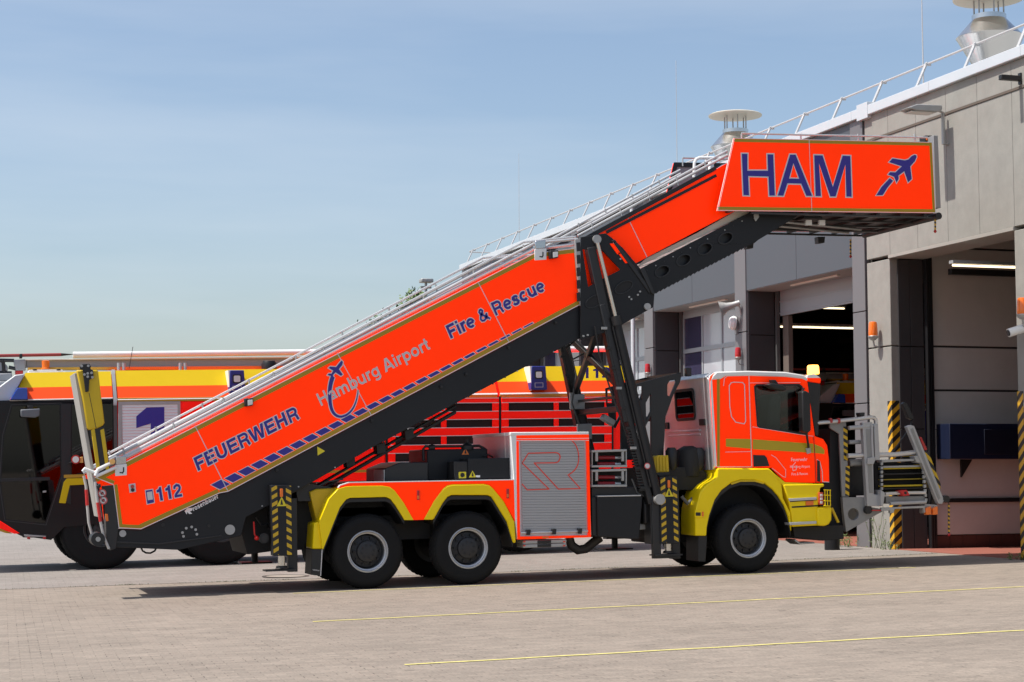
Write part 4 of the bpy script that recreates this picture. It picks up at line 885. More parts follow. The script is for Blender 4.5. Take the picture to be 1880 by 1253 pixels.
# cable carrier under the stringer
for dy_, t_ in ((9, 4), (19, 6)): part('cable_carrier', black, [(556, 897+dy_), (700, 814+dy_), (838, 735+dy_), (838, 735+dy_+t_), (700, 814+dy_+t_), (556, 897+dy_+t_)], .45+dy_*.01, .62+dy_*.01, parent=ls)
for a_, b_ in ((752, 800), (644, 850), (700, 826)): part('carrier_clamp', black, [(a_-9, b_-9), (a_+7, b_-14), (a_+9, b_+4), (a_-7, b_+9)], .42, .66, parent=ls)
# lamps, phone plates and button on the near panel
for cx, cy, lamp in ((222, 863, True), (992.5, 467, True)):
    o = part('hook_plate', white, [(cx-11, cy-9), (cx+11, cy-11), (cx+11, cy+10), (cx-10.5, cy+11.5)], YP-.02, YP+.001, parent=ls)
    q = T.y(cx+1, cy, YP-.02); outline_path([(q[0]-.02, q[1]-.04), (q[0]+.015, q[1]-.045), (q[0]+.03, q[1]-.02), (q[0]+.03, q[1]+.03)], .018, YP-.021, 'hook_mark', black, o, closed=False)
    part('mirror_lamp', mat('chrome_lamp', (.55, .55, .56), .18, metal=.9), [(cx-10, cy-24), (cx+10, cy-26), (cx+10, cy-11), (cx-10, cy-9)], YP-.02, YP+.10, parent=o, bevel=.012)
part('button_box', silverw, [(236, 889.5), (248.5, 887.5), (250, 903.5), (238, 905.5)], YP-.03, YP, parent=ls, bevel=.004)
q = T.y(243, 893.5, YP-.03); decal('push_button', circ(q[0], q[1], .026), YP-.031, mat('btn_red', (.5, .05, .03), .4), ls, .012); q = T.y(243.5, 900, YP-.03); decal('push_button', circ(q[0], q[1], .026), YP-.031, black, ls, .012)
for cx, cy in ((457, 739), (1017.5, 467.5)):
    o = part('work_lamp', black, [(cx-8, cy-7), (cx+8, cy-8), (cx+8, cy+6), (cx-7, cy+8)], YP-.10, YP, parent=ls, bevel=.012); part('lens', clear, [(cx-2, cy-4), (cx+7, cy-5), (cx+7, cy+4), (cx-2, cy+6)], YP-.108, YP-.099, parent=o, bevel=.003)
# kerb rails and hand rails (near and far)
for y_ in (YP+.05, 2.36):
    nm = 'handrail'
    kr = MB(); tp = T.py([(176, 873), (981, 461), (1055, 452)], YP); kr.tube([(a_, y_, b_+.03) for a_, b_ in tp], .028, 8); kr.build('kerb_rail', alud, ls)
    hr = T.py([(176, 868), (215, 848), (970, 456), (985, 448), (1062, 441)], YP); o = MB().tube([(a_, y_, b_+.02) for a_, b_ in hr], .022, 8).build(nm, alud, ls)
    hr2 = T.py([(215, 840), (965, 447), (1062, 437)], YP); MB().tube([(a_, y_+.06, b_+.03) for a_, b_ in hr2], .019, 8).build(nm, alud, ls)
    for k in range(9):
        a_ = 230+k*92; q = T.y(a_, 873-(a_-176)*.5118, YP); MB().tube([(q[0], y_, q[1]+.02), (q[0]-.02, y_+.03, q[1]+.17)], .014, 6).build('rail_bracket', galv, o)
# loop rails at the foot
for y_ in (.08, .5):
    MB().tube([TP(152, 866, y_), TP(155, 861, y_), TP(174, 868, y_), TP(200, 853, y_), TP(206, 846, y_)], .024, 8).build('foot_rail_loop', white, ls)
MB().tube([TP(175, 874, .06), TP(180, 862, .06), TP(208, 848, .06)], .026, 8).tube([TP(176, 875, .06), TP(214, 858, .06)], .024, 8).build('foot_rail_loop', white, ls)
p = TP(206, 848, .04); MB().cyl(p-Vector((0, .04, 0)), p+Vector((0, .04, 0)), .04, n=14).build('marker_lamp', mat('amber_small', (.9, .5, .15), .2), ls)
# folded foot ramp at the rear
fr_ = tr
a_, c_ = TP(139, 685, .12), TP(185, 950, .12); MB().bar(a_+Vector((0, .42, 0)), c_+Vector((0, .42, 0)), .84, .05, up=(0, 1, 0)).build('ramp_board', mat('board_grey', (.36, .345, .315), .7, var=.1), fr_, bevel=.008)
part('ramp_housing', ochre, [(140, 680), (180, 679.5), (186, 728), (192, 776), (190, 781), (178, 787), (163, 790), (160, 786), (152, 735)], .05, .30, parent=fr_, bevel=.02)
decal('housing_seam', T.py([(163, 722), (164, 722), (177, 787), (176, 787)], .05), .049, black, fr_)
part('ramp_rail_core', blackm, [(164, 789), (191, 782), (202, 862), (183, 872)], .08, .26, parent=fr_)
for x_ in (167, 184): part('ramp_rail', ochre, [(x_, 790), (x_+7, 787), (x_+17, 862), (x_+11, 866)], .055, .09, parent=fr_, bevel=.008)
o = part('hinge_bracket', black, [(146, 673), (150, 669), (164, 668), (167, 673), (166, 678), (171, 680), (172, 694), (164, 698), (163, 719), (157, 720.5), (154, 697), (152, 680), (147, 679)], .015, .055, parent=fr_)
for x_, y__ in ((150, 672.5), (162, 672), (155, 688), (161, 686), (168, 685), (161, 692), (169.5, 693)): q = T.y(x_, y__, .01); MB().cyl((q[0], .0, q[1]), (q[0], .02, q[1]), .019, n=10).build('bolt', galv, o)
rw = mat('rod_white', (.5, .48, .46), .4); rr_ = mat('rod_red', (.55, .02, .02), .4)
for pts, y_ in (([(154, 874), (158, 893), (160, 925), (163, 960), (170, 985)], .35), ([(175, 885), (178, 915), (184, 955), (190, 985), (200, 1008)], .04)):
    v = [TP(*p_, y_) for p_ in pts]; MB().tube(v, .02, 8).build('ramp_strut', rw, fr_); MB().tube([v[1].lerp(v[2], .2), v[2].lerp(v[3], .1)], .024, 8).build('ramp_strut_sleeve', rr_, fr_)
for pts in ([(177, 893), (184, 888), (186, 894), (179, 899)],): part('strut_head', black, pts, .0, .1, parent=fr_)
p = TP(179, 990, .1); MB().cyl(p-Vector((0, .1, 0)), p+Vector((0, .3, 0)), .10, n=18).cyl(p-Vector((0, .12, 0)), p-Vector((0, .09, 0)), .035, n=12, mi=1).build('ramp_hinge', [black, galv], fr_)
for cx, cy in ((187.5, 906), (189.5, 919)):
    q = T.y(cx, cy, .08); decal('prohibition_sign', circ(q[0], q[1], .062), .088, mat('sign_pink', (.55, .10, .10), .5), fr_, .004); decal('prohibition_sign_face', circ(q[0], q[1], .046), .085, silverw, fr_, .004)
    decal('prohibition_sign_mark', circ(q[0], q[1], .022), .082, black, fr_, .004); decal('prohibition_sign_bar', strip((q[0]-.04, q[1]+.035), (q[0]+.04, q[1]-.035), -.006, .006, (q[0], q[1]+1)), .079, mat('sign_pink', (.55, .10, .10), .5), fr_, .004)
part('marker_lamp', amber, [(193, 944), (198, 943.5), (199.5, 957), (194.5, 957.5)], YP-.03, YP-.008, parent=fr_)

# ---------------- upper stairway
us = tr; YU = .26
for sg in ([(1060, 448.5), (1151.6, 399), (1187.5, 473), (1060, 540.5)], [(1152.4, 398.6), (1390, 270.5), (1402, 360), (1188.3, 472.6)]):
    MB().prism(T.py(sg, YU), YU, YU+.03).build('side_panel', orange, us, bevel=.002)
uw = T.py([(1060, 448.5), (1390, 270.5), (1402, 360), (1060, 540.5)], YU)
MB().prism(uw, YU+.031, YU+.05).build('panel_backing', white, us); MB().prism([(a_, b_-(.32 if i < 2 else 0)) for i, (a_, b_) in enumerate(uw)], 2.24, 2.28).build('far_side_panel', orange, us)
for y_ in (YU-.02, 2.26): MB().prism(T.py([(1062, 441), (1312, 306), (1315, 312.5), (1066, 448)], YU), y_, y_+.06).build('top_cap', black, us)
MB().prism(T.py([(1112, 424.5), (1314, 320), (1316, 325), (1114, 430)], YU), YU-.012, YU+.001).build('seal_strip', black, us)
part('tread_edge', mat('beige_edge', (.50, .48, .40), .6), [(1168, 492), (1186, 475), (1280, 428), (1352, 387), (1384, 387)], YU+.04, YU+.06, parent=us)
ob = [(1085, 541), (1174, 494.5), (1379, 389.5), (1476, 389.5)]
teeth = []; a_, b_ = Vector((1392, 441)), Vector((1204, 537.5)); n = 24
for i in range(n):
    p_, q_ = a_.lerp(b_, i/n), a_.lerp(b_, (i+.75)/n); teeth += [tuple(p_), tuple(q_+Vector((-1.5, 3.2)))]
ob = ob + [(1440, 412)] + teeth + [(1204, 538), (1130, 575), (1085, 590)]
hl = []
for cx, cy in ((1215.8, 498.5), (1255, 478), (1294, 457.5), (1332, 438), (1145, 530), (1100, 552)):
    e_ = Vector((.885, -.466)); f_ = Vector((.466, .885)); hl.append([tuple(Vector((cx, cy))+e_*13.5*math.cos(2*math.pi*i/18)+f_*9*math.sin(2*math.pi*i/18)) for i in range(18)])
ubm = MB().holes(T.py(ob, YU), [T.py(h, YU) for h in hl], YU, YU+.02).build('stringer', anthr, us, bevel=.003)
for h in hl:
    hp = T.py(h, YU); MB().holes(offset(hp, .014), [offset(hp, -.004)], YU-.012, YU+.03).build('hole_lip', blackm, ubm)
MB().prism(T.py(ob, YU), 2.10, 2.14).build('far_stringer', anthr, us); MB().prism(T.py([(1085, 548), (1380, 397), (1440, 400), (1385, 436), (1204, 530), (1085, 585)], YU), YU+.10, YU+.14).build('stringer_web', blackm, us)
d0, d1 = Vector(T.y(1085, 560, .4)), Vector(T.y(1385, 405, .4)); ed_ = d1-d0
MB().prism([tuple(d0), tuple(d1), tuple(d1-Vector((0, .05))), tuple(d0-Vector((0, .05)))], YU+.15, 2.09).build('stair_deck', blackm, us)
n = 12; first = None
for i in range(n):
    c_ = d0+ed_*((i+.5)/n)
    if first is None: first = MB().box(c_.x-.17, c_.x+.12, YU+.15, 2.08, c_.y+.02, c_.y+.06).build('tread', galv, us); cc = c_
    else: o = first.copy(); COL.objects.link(o); o.location = (c_.x-cc.x, 0, c_.y-cc.y)
for y_ in (YU+.02, 2.24):
    for dz, r_ in ((.06, .022), (.13, .02)):
        v = T.py([(1062, 440), (1300, 311), (1338, 291)], YU); MB().tube([(a_, y_+dz*.3, b_+dz) for a_, b_ in v], r_, 8).build('handrail', alud, us)
    for k in range(5): q = T.y(1090+k*52, 425-k*28, YU); MB().tube([(q[0], y_, q[1]), (q[0]-.02, y_+.03, q[1]+.15)], .013, 6).build('rail_bracket', galv, us)
MB().tube([TP(1274, 326, 1.2), TP(1275, 300, 1.2), TP(1278, 293, 1.2), TP(1284, 290, 1.2), TP(1332, 291.5, 1.2)], .028, 8).build('handrail', white, us)
part('white_post', white, [(1304, 296), (1311, 296), (1311, 312), (1304, 312)], 1.0, 1.1, parent=us)
part('gap_panel', white, [(1311, 314), (1325, 303), (1350, 296), (1345, 312), (1330, 320)], YU+.06, YU+.08, parent=us)
# ---------------- platform
pf = tr; YH = .03
hp = [(1348, 253.7), (1711.5, 261.2), (1718, 391.5), (1317.7, 387)]
hl_, hr_ = [(1348, 253.7), (1485, 256.5), (1490, 389), (1317.7, 387)], [(1486, 256.5), (1711.5, 261.2), (1718, 391.5), (1491, 389)]
for sg in (hl_, hr_): MB().prism(T.py(sg, YH), YH, YH+.03).build('side_panel', orange, pf, bevel=.002)
wl = T.py(hp, YH); MB().prism(wl, YH+.031, YH+.05).build('panel_backing', white, pf); MB().prism(wl, 2.575, 2.60).build('far_side_panel', orange, pf, bevel=.003); MB().prism(wl, 2.55, 2.574).build('inner_lining', mat('lining_grey', (.30, .28, .29), .5), pf)
for i in (0, 3): MB().prism(strip(wl[i], wl[(i+1) % 4], -.01, .07, T.y(1530, 320, YH)), 2.53+.002*i, 2.549).build('lining_frame', black, pf)
ctr = T.y(1530, 320, YH); tb = MB(); wq = MB()
for i, wd in ((0, .065), (1, .06), (2, .065)):
    tb.prism(strip(wl[i], wl[(i+1) % 4], .012, wd, ctr), YH-.0006-.0002*i, YH+.001)
for i in range(4): wq.prism(strip(wl[i], wl[(i+1) % 4], 0, .009, ctr), YH-.0014-.0002*i, YH+.001)
tb.build('reflective_border', olive, pf, smooth=False); wq.build('border_line', white, pf, smooth=False)
YM = YH-.0012
decal('seam_strip', strip(T.y(1485.5, 256.5, YH), T.y(1490.5, 389, YH), -.005, .005, T.y(1600, 320, YH)), YH-.0004, silverw, pf); decal('seam_strip', strip(T.y(1152, 399, YU), T.y(1188, 472.8, YU), -.006, .006, T.y(1300, 320, YU)), YU, silverw, us)
def poly_letters():
    # H, A, M drawn as the stroked capitals of the sign
    H = [[(1362, 283), (1372, 283), (1372, 314), (1372.5, 314), (1410, 314), (1409, 284), (1419.5, 284), (1422.5, 359.5), (1412.5, 359.5), (1411, 324.5), (1373.5, 323.5), (1375, 359), (1365, 358.5)]]
    A = [[(1450.5, 284.5), (1460.5, 284.5), (1491, 360), (1480.5, 360), (1471, 337.5), (1445.5, 337), (1438, 359.8), (1428, 359.5)], [(1448.5, 328.3), (1467.5, 328.7), (1456.5, 300)]]
    Mm = [[(1495, 285.5), (1510, 286), (1529, 344), (1547, 286.5), (1561, 287), (1563.5, 361.5), (1554, 361.3), (1552, 302), (1534, 361), (1524.5, 361), (1503.5, 300), (1507, 360.5), (1497.5, 360.3)]]
    for g in (H, A, Mm):
        o_ = T.py(g[0], YM); hh = [T.py(x_, YM) for x_ in g[1:]]
        MB().holes(offset(o_, .022), [offset(x_, -.018) for x_ in hh], YM-.0008, YM+.002).build('lettering_outline', silverw, pf, smooth=False)
        MB().holes(o_, hh, YM-.0022, YM+.001).build('lettering', blue, pf, smooth=False)
poly_letters()
pl = T.py(z8((1606, 218), (1618, 220), (1620, 230), (1610, 255), (1581, 288), (1590, 366), (1568, 386), (1545, 318), (1508, 345), (1510, 365), (1497, 388), (1482, 352), (1446, 338), (1458, 324), (1490, 326), (1530, 288), (1452, 262), (1472, 240), (1548, 252), (1570, 246), (1590, 226)), YM)
decal('aircraft_emblem_outline', offset(pl, .016), YM, silverw, pf); decal('aircraft_emblem', pl, YM-.0012, blue, pf)
pl = T.py(z8((1455, 362), (1475, 377), (1440, 420), (1412, 465), (1372, 467), (1405, 415)), YM); decal('aircraft_trail_outline', offset(pl, .016), YM, silverw, pf); decal('aircraft_trail', pl, YM-.0012, blue, pf)
fx0, fx1 = T.y(1330, 388, YH)[0], T.y(1716, 391, YH)[0]; fz = T.y(1500, 389, YH)[1]
MB().box(fx0, fx1, .07, 2.55, fz+.02, fz+.09).build('floor', blackm, pf)
n = 9; first = None
for i in range(n):
    x_ = fx0+.15+(fx1-fx0-.3)*i/(n-1)
    if first is None: first = MB().box(x_-.03, x_+.03, .08, 2.54, fz-.03, fz+.019).build('cross_member', blackm, pf); xx = x_
    else: o = first.copy(); COL.objects.link(o); o.location.x = x_-xx
for y_ in (.06, .7, 1.3, 1.9, 2.5): MB().box(fx0+.5, fx1-.02, y_, y_+.05, fz-.06, fz-.031).build('side_member', mat('dark_steel_edge', (.03, .03, .03), .35), pf)
for y_ in (1.0, 1.45): MB().tube([(fx0+1.0, y_-.4, fz-.08), (fx1-.6, y_+.5, fz-.08)], .02, 6).build('hose', galv, pf)
gp = [(1713.5, 249), (1722, 249), (1727.5, 382), (1719, 382)]
MB().prism(T.py(gp, .10), .10, 2.55).build('front_gate', mat('gate_grey', (.30, .30, .30), .45, metal=.3), pf, bevel=.006)
MB().cyl((T.y(1718, 392, .1)[0], .0, fz-.02), (T.y(1718, 392, .1)[0], 2.58, fz-.02), .06, n=14).build('front_buffer', black, pf)
v = T.py([(1364, 244), (1475, 247), (1580, 249), (1706, 252)], YH)
for y_ in (.08, 2.53):
    tb = MB().tube([(a_, y_, b_) for a_, b_ in v], .016, 8).build('top_rail', alud, pf)
    for px in (1364, 1473, 1578, 1682): q = T.y(px, 255, YH); MB().cyl((q[0], y_, q[1]-.05), (q[0], y_, q[1]+.09), .014, n=8).build('rail_post', alud, tb)
part('cable_box', black, [(1699, 249), (1711, 249), (1711, 260), (1699, 260)], .3, .5, parent=pf); part('cable_clip', amber, [(1701, 253), (1707, 253), (1707, 258), (1701, 258)], .28, .3, parent=pf)
part('work_lamp', black, [(1476, 396), (1510, 396), (1510, 402), (1476, 402)], .4, .7, parent=pf)
for x_ in (1486, 1510.5): part('work_lamp_lens', clear, [(x_-6, 404), (x_+5, 404), (x_+5, 414), (x_-6, 414)], .36, .42, parent=pf, bevel=.006)
p = TP(1389, 397, YH); 
part('lifting_eye', galv, [(1384, 394), (1388, 391), (1393, 393), (1394, 399), (1388, 407), (1385, 402)], YU-.03, YU, parent=pf)
for px, py, y_ in ((1378, 451, 2.0), (1509, 441, 2.3)): part('under_camera', black, [(px-7, py-6), (px+6, py-6), (px+5, py+5), (px-6, py+6)], y_, y_+.15, parent=pf)
hs = stripes('hazard_small', (.62, .36, .03), (.03, .02, .02), .3, 1, .07)
for px, py0, py1, y_ in ((1717, 398, 424, .1), (1561.5, 440, 470, 2.5)):
    o = MB().cyl(TP(px, py0, y_), TP(px, py1, y_), .016, n=8).build('feeler_rod', hs, pf); p = TP(px, py1+1, y_); MB().lathe([(.01, -.03), (.03, 0), (.01, .03)], p, (0, 0, 1), 10).build('feeler_tip', redlamp, o)

# ---------------- carriage plates and lifting struts
cg = tr
outer = z4((765, 40), (880, 22), (905, 40), (960, 90), (1040, 185), (1105, 300), (1100, 362), (950, 446), (870, 482), (765, 512))
hole = z4((775, 96), (860, 96), (950, 190), (900, 215), (870, 230), (800, 270))
MB().holes(T.py(outer, .06), [T.py(hole, .06)], .04, .085).build('carriage_plate', anthr, cg, bevel=.006)
MB().holes(T.py(outer, .06), [T.py(hole, .06)], 2.42, 2.46).build('far_carriage_plate', anthr, cg, bevel=.006)
for hx, hy in ((965, 270), (830, 335)):
    (c0, c1), = z4((hx, hy)); e_ = Vector((.885, -.466)); f_ = Vector((.466, .885))
    h = T.py([tuple(Vector((c0, c1))+e_*17*math.cos(2*math.pi*i/18)+f_*9*math.sin(2*math.pi*i/18)) for i in range(18)], .04); decal('plate_slot', h, .039, dark, cg); MB().holes(offset(h, .014), [h], .025, .042).build('slot_lip', blackm, cg)
part('plate_rib', blackm, z4((910, 55), (925, 50), (1095, 285), (1085, 300)), .02, .04, parent=cg); part('plate_rib', blackm, z4((1040, 185), (1060, 180), (1110, 300), (1095, 300)), .0, .12, parent=cg)
for a_, b_, r_ in ((1095.5, 440, .07), (1188, 563.5, .055)): q = T.y(a_, b_, .03); MB().cyl((q[0], .0, q[1]), (q[0], .045, q[1]), r_, n=20).build('pivot_boss', galv, cg)
for a_, b_ in z4((990, 315), (1040, 290), (1030, 305), (1000, 325), (920, 65), (780, 495), (800, 490), (950, 140)): q = T.y(a_, b_, .03); MB().cyl((q[0], .02, q[1]), (q[0], .045, q[1]), .016, n=8).build('bolt', galv, cg)
sb_ = MB().prism(T.py([(1055.5, 440), (1066, 438), (1071, 560), (1065, 562)], .05), .05, .09).build('guide_bar', galv, cg, bevel=.004)
for k in range(5): part('guide_slot', black, [(1058.5, 446+k*23), (1065, 445+k*23), (1066, 461+k*23), (1059.5, 462+k*23)], .044, .052, parent=sb_, bevel=0)
for a_, b_ in ((1109.5, 456), (1125, 474)): part('red_tab', orange, z4((900+(a_-1109)*2.4, 70+(b_-456)*2.3), (920+(a_-1109)*2.4, 68+(b_-456)*2.3), (955+(a_-1109)*2.4, 115+(b_-456)*2.3), (935+(a_-1109)*2.4, 118+(b_-456)*2.3)), .028, .041, parent=cg, bevel=0)
NY, FY = .10, 2.30
for y_, nm in ((-.03, 'lift_cylinder'), (2.52, 'lift_cylinder')):
    a_, b_, c_, d_ = (Vector((*T.y(px, py, 0),)) for px, py in ((1095.7, 447), (1126, 581), (1129, 583), (1208, 917)))
    v3 = lambda q: (q.x, y_, q.y)
    o = MB().cyl(v3(c_), v3(d_), .066, n=20).build(nm, anthr, cg)
    MB().cyl(v3(a_), v3(c_), .032, n=16).build('piston_rod', steel, o); MB().cyl(v3(c_+(c_-d_).normalized()*.02), v3(c_+(d_-c_).normalized()*.13), .08, n=20).build('gland', blackm, o)
    MB().cyl((d_.x, y_-.07, d_.y), (d_.x, y_+.07, d_.y), .085, n=18).build('lower_eye', galv if y_ < 0 else blackm, o)
    q1 = c_.lerp(d_, .05)+Vector((-.085, 0)); q2 = c_.lerp(d_, .93)+Vector((-.085, 0)); MB().tube([v3(q1), v3(q2)], .016, 6).build('hydraulic_line', black, o)
q = T.y(1188.5, 856, -.1); decal('prohibition_sign', circ(q[0], q[1], .05), -.098, mat('sign_pink', (.55, .10, .10), .5), cg, .004); decal('prohibition_sign_face', circ(q[0], q[1], .036), -.103, silverw, cg, .004)
part('cylinder_foot', blackm, z5((1370, 620), (1440, 640), (1475, 690), (1475, 1000), (1400, 1000), (1395, 700)), .02, .3, parent=cg)
# twin telescopic masts
mastpts = [(1082, 458), (1090, 500), (1152, 780), (1178, 880), (1190, 930)]
for y_, nm in ((NY, 'mast'), (FY, 'mast')):
    v = T.py([(1083, 455), (1150, 775)], NY); o = MB().bar((v[0][0], y_, v[0][1]), (v[1][0], y_, v[1][1]), .16, .15).build(nm, blackm, cg, bevel=.012)
    v = T.py([(1103, 560), (1192, 925)], NY); MB().bar((v[0][0], y_+.02, v[0][1]), (v[1][0], y_+.02, v[1][1]), .22, .10).build('mast_outer', blackm, o, bevel=.01)
    for k in range(9):
        t_ = .12+k*.1; p_ = Vector(v[0]).lerp(Vector(v[1]), t_); MB().box(p_.x-.12, p_.x-.03, y_-.11, y_-.07, p_.y-.02, p_.y+.02).build('hose_clip', galv if k % 3 == 0 else black, o)
def mp2(px, py): return T.y(px, py, NY)
def at(px, py, y_): q = mp2(px, py); return Vector((q[0], y_, q[1]))
def onmast(t): a_ = Vector(T.y(1103, 560, NY)); b_ = Vector(T.y(1192, 925, NY)); c_ = a_.lerp(b_, t); return c_
for (t0, t1, w_) in ((.05, .42, .10), (.42, .05, .10)):
    a_, b_ = onmast(t0), onmast(t1); MB().bar((a_.x, FY, a_.y), (b_.x, NY, b_.y), .08, w_, up=(1, 0, 0)).build('cross_brace', blackm, cg, bevel=.01)
for t_, r_ in ((.02, .07), (.46, .028), (.52, .06)):
    a_ = onmast(t_); MB().bar((a_.x, NY, a_.y), (a_.x, FY, a_.y), r_*1.6, r_*1.6, up=(1, 0, 0)).build('cross_bar', mat('rusty_brown', (.10, .045, .025), .5) if t_ == .02 else blackm, cg, bevel=.01)
for t_ in (.46, .62): a_ = onmast(t_); MB().box(a_.x-.16, a_.x+.1, FY-.16, FY-.1, a_.y-.14, a_.y+.12).build('mast_guide', galv, cg, bevel=.01)
p = TP(1105, 765, 1.2); MB().bar(p, p+Vector((.2, 0, -.12)), .14, .1).build('mast_lamp', galv, cg, bevel=.01)
# energy chain with teeth beside the cylinder
b = MB(); a_, c_ = Vector(T.y(1158, 790, .02)), Vector(T.y(1182, 905, .02)); n = 22
for i in range(n):
    p_ = a_.lerp(c_, i/n); b.box(p_.x-.06, p_.x+.04, .02, .12, p_.y-.018, p_.y+.014)
b.build('energy_chain', black, cg, bevel=.004)

# hoses, cables and fixings that break up the dark steelwork
rn = random.Random(3); hosem = mat('rubber_hose', (.02, .02, .021), .45); hoseg = mat('grey_conduit', (.10, .10, .10), .5)
for k, (pts, y_) in enumerate((([(1092, 600), (1100, 650), (1122, 720), (1140, 770), (1150, 800)], -.02), ([(1046, 640), (1058, 690), (1050, 740), (1070, 800)], 2.1), ([(1060, 622), (1040, 640), (1052, 660), (1072, 650)], .4),
        ([(1160, 880), (1170, 905), (1190, 915), (1205, 900)], .1), ([(470, 950), (480, 965), (500, 960), (520, 940)], .4), ([(570, 900), (600, 885), (630, 880)], .45), ([(257, 1002), (262, 1012), (268, 1015.5), (276, 1016), (284, 1012), (289, 1002)], .5))):
    pp_ = [TP(*p_, y_+.02*i) for i, p_ in enumerate(pts)]; sm = []
    for i in range(len(pp_)-1):
        for t_ in (0, .5): sm.append(pp_[i].lerp(pp_[i+1], t_))
    MB().tube(sm+[pp_[-1]], .014, 7).build('hydraulic_hose', hoseg if k % 2 else hosem, tr)
for k in range(26):
    t_ = (k+.5)/26; q = T.y(470+t_*580, 939-t_*307, YP+.03); MB().cyl((q[0], YP+.022, q[1]+.03), (q[0], YP+.034, q[1]+.03), .012, n=6).build('bolt', blackm if k % 3 else galv, st)
for k in range(12):
    t_ = (k+.5)/12; q = T.y(1180+t_*190, 497-t_*98, YU); MB().cyl((q[0], YU-.008, q[1]-.03), (q[0], YU+.002, q[1]-.03), .011, n=6).build('bolt', galv if k % 2 else blackm, ubm)

# ---------------- cab
YC = .09; YCF = 2.41
prof = z6((447, 170), (455, 145), (480, 128), (650, 124), (850, 130), (945, 146), (968, 165), (1010, 470), (1055, 486), (1076, 520), (1085, 590), (1087, 716), (1000, 720), (852, 716), (778, 640), (476, 638))
pp = T.py(prof, YC)
win = T.py(z6((686, 205), (696, 195), (925, 193), (940, 205), (968, 455), (960, 460), (712, 422), (702, 414)), YC)
handle = T.py(z6((678, 570), (740, 572), (752, 585), (766, 630), (680, 634)), YC)
cab = MB().holes(pp, [win], YC, YC+.05).build('cab_side', orange, tr, bevel=.014)
MB().holes(pp, [win], YCF-.05, YCF).build('far_cab_side', orange, tr, bevel=.014)
def cabface(i, j, mt, name, ya=YC+.05, yb=YCF-.05, t=.03, bevel=.006):
    a_, b_ = Vector(pp[i]), Vector(pp[j]); q = strip(tuple(a_), tuple(b_), .0, t, T.y(1400, 780, YC)); return MB().prism(q, ya, yb).build(name, mt, tr, bevel=bevel)
rp = [pp[i] for i in range(0, 7)]; inn = [tuple(Vector(p_).lerp(Vector(T.y(1400, 790, YC)), .04)) for p_ in rp]
MB().prism(rp+inn[::-1], YC+.05, YCF-.05).build('cab_roof', mat('cab_roof_white', (.78, .77, .75), .35, coat=.3), tr, bevel=.004)
# white roof rim with a rounded drip edge above the side
rim = z6((452, 170), (462, 145), (482, 125), (650, 120), (850, 126), (948, 142), (972, 164), (966, 176), (940, 164), (850, 154), (650, 148), (530, 150), (505, 165), (470, 168))
MB().prism(T.py(rim, YC), YC-.012, YC+.2).build('roof_rim', mat('cab_roof_white', (.78, .77, .75), .35, coat=.3), tr, bevel=.02)
sc_ = cabface(6, 7, glassd, 'windscreen', bevel=0); cabface(7, 8, orange, 'nose_panel'); cabface(8, 9, orange, 'nose_panel'); cabface(9, 10, orange, 'nose_panel'); cabface(10, 11, black, 'grille'); cabface(15, 12, black, 'cab_floor')
# rear wall of bare aluminium with a window
xb = (pp[0][0]+pp[15][0])/2-.01
zt_, zb_ = pp[1][1]-.02, T.y(*z6((476, 650))[0], YC)[1]
slope = (pp[15][0]-pp[0][0])/(pp[15][1]-pp[0][1])
def bx_(z): return pp[0][0]+(z-pp[0][1])*slope
alub = mat('bare_aluminium', (.72, .73, .75), .36, metal=.7, var=.10, vs_=3, bump=.02, bs=8)
nw = 10; vv = []; 
zr = zt_; 
outl = rrect(YC+.015, YCF-.01, zb_, zr, .09, 5)
wy0, wz0 = T.x(*w8((440, 580))[0], xb); wy1, wz1 = T.x(*w8((608, 290))[0], xb)
wr = rrect(min(wy0, wy1), max(wy0, wy1), min(wz0, wz1), max(wz0, wz1), .07, 4)
def backplate(outer, holes, d0, d1, name, mt, parent=tr, bevel=.01):
    loops = [outer]+holes; tri = tessellate_polygon([[Vector((a_, b_, 0)) for a_, b_ in l] for l in loops]); flat = [p_ for l in loops for p_ in l]; n_ = len(flat)
    fs = [tuple(t_) for t_ in tri]+[tuple(i+n_ for i in t_) for t_ in tri]; b0 = 0
    for l in loops:
        k_ = len(l); fs += [(b0+i, b0+(i+1) % k_, n_+b0+(i+1) % k_, n_+b0+i) for i in range(k_)]; b0 += k_
    bb = MB().add([(bx_(z)+d0, y, z) for y, z in flat]+[(bx_(z)+d1, y, z) for y, z in flat], fs); return bb.build(name, mt, parent, bevel=bevel)
bk = backplate(outl, [wr], -.02, .03, 'cab_rear_wall', alub)
backplate(offset(wr, .03), [offset(wr, -.02)], -.035, .0, 'window_seal', black, bk, .006); backplate(offset(wr, -.015), [], -.02, -.012, 'rear_window', glassd, bk, 0)
for k, (za, zb2) in enumerate(((.56, .58), (.50, .515))):
    z_ = zb_+(zr-zb_)*za*.75; backplate([(.55, z_), (1.9, z_), (1.9, z_+.03), (.55, z_+.03)], [], -.03, -.018, 'pressed_rib', alub, bk, .008)
for w_ in ((320, 605, 362, 670), (662, 570, 712, 635)):
    ya, za = T.x(*w8((w_[0], w_[3]))[0], xb); yb, zb3 = T.x(*w8((w_[2], w_[1]))[0], xb); backplate([(min(ya, yb), za), (max(ya, yb), za), (max(ya, yb), zb3), (min(ya, yb), zb3)], [], -.045, -.015, 'rear_vent', black, bk, .006)
for k in range(6):
    y_ = .45+k*.3; z_ = zr+.035; MB().box(bx_(z_)+.09, bx_(z_)+.20, y_, y_+.16, z_-.03, z_+.0).build('roof_rivet_plate', alu, bk, bevel=.004)
decal('corner_border', T.py(z6((448, 180), (458, 160), (484, 632), (472, 634)), YC), YC-.001, white, tr)
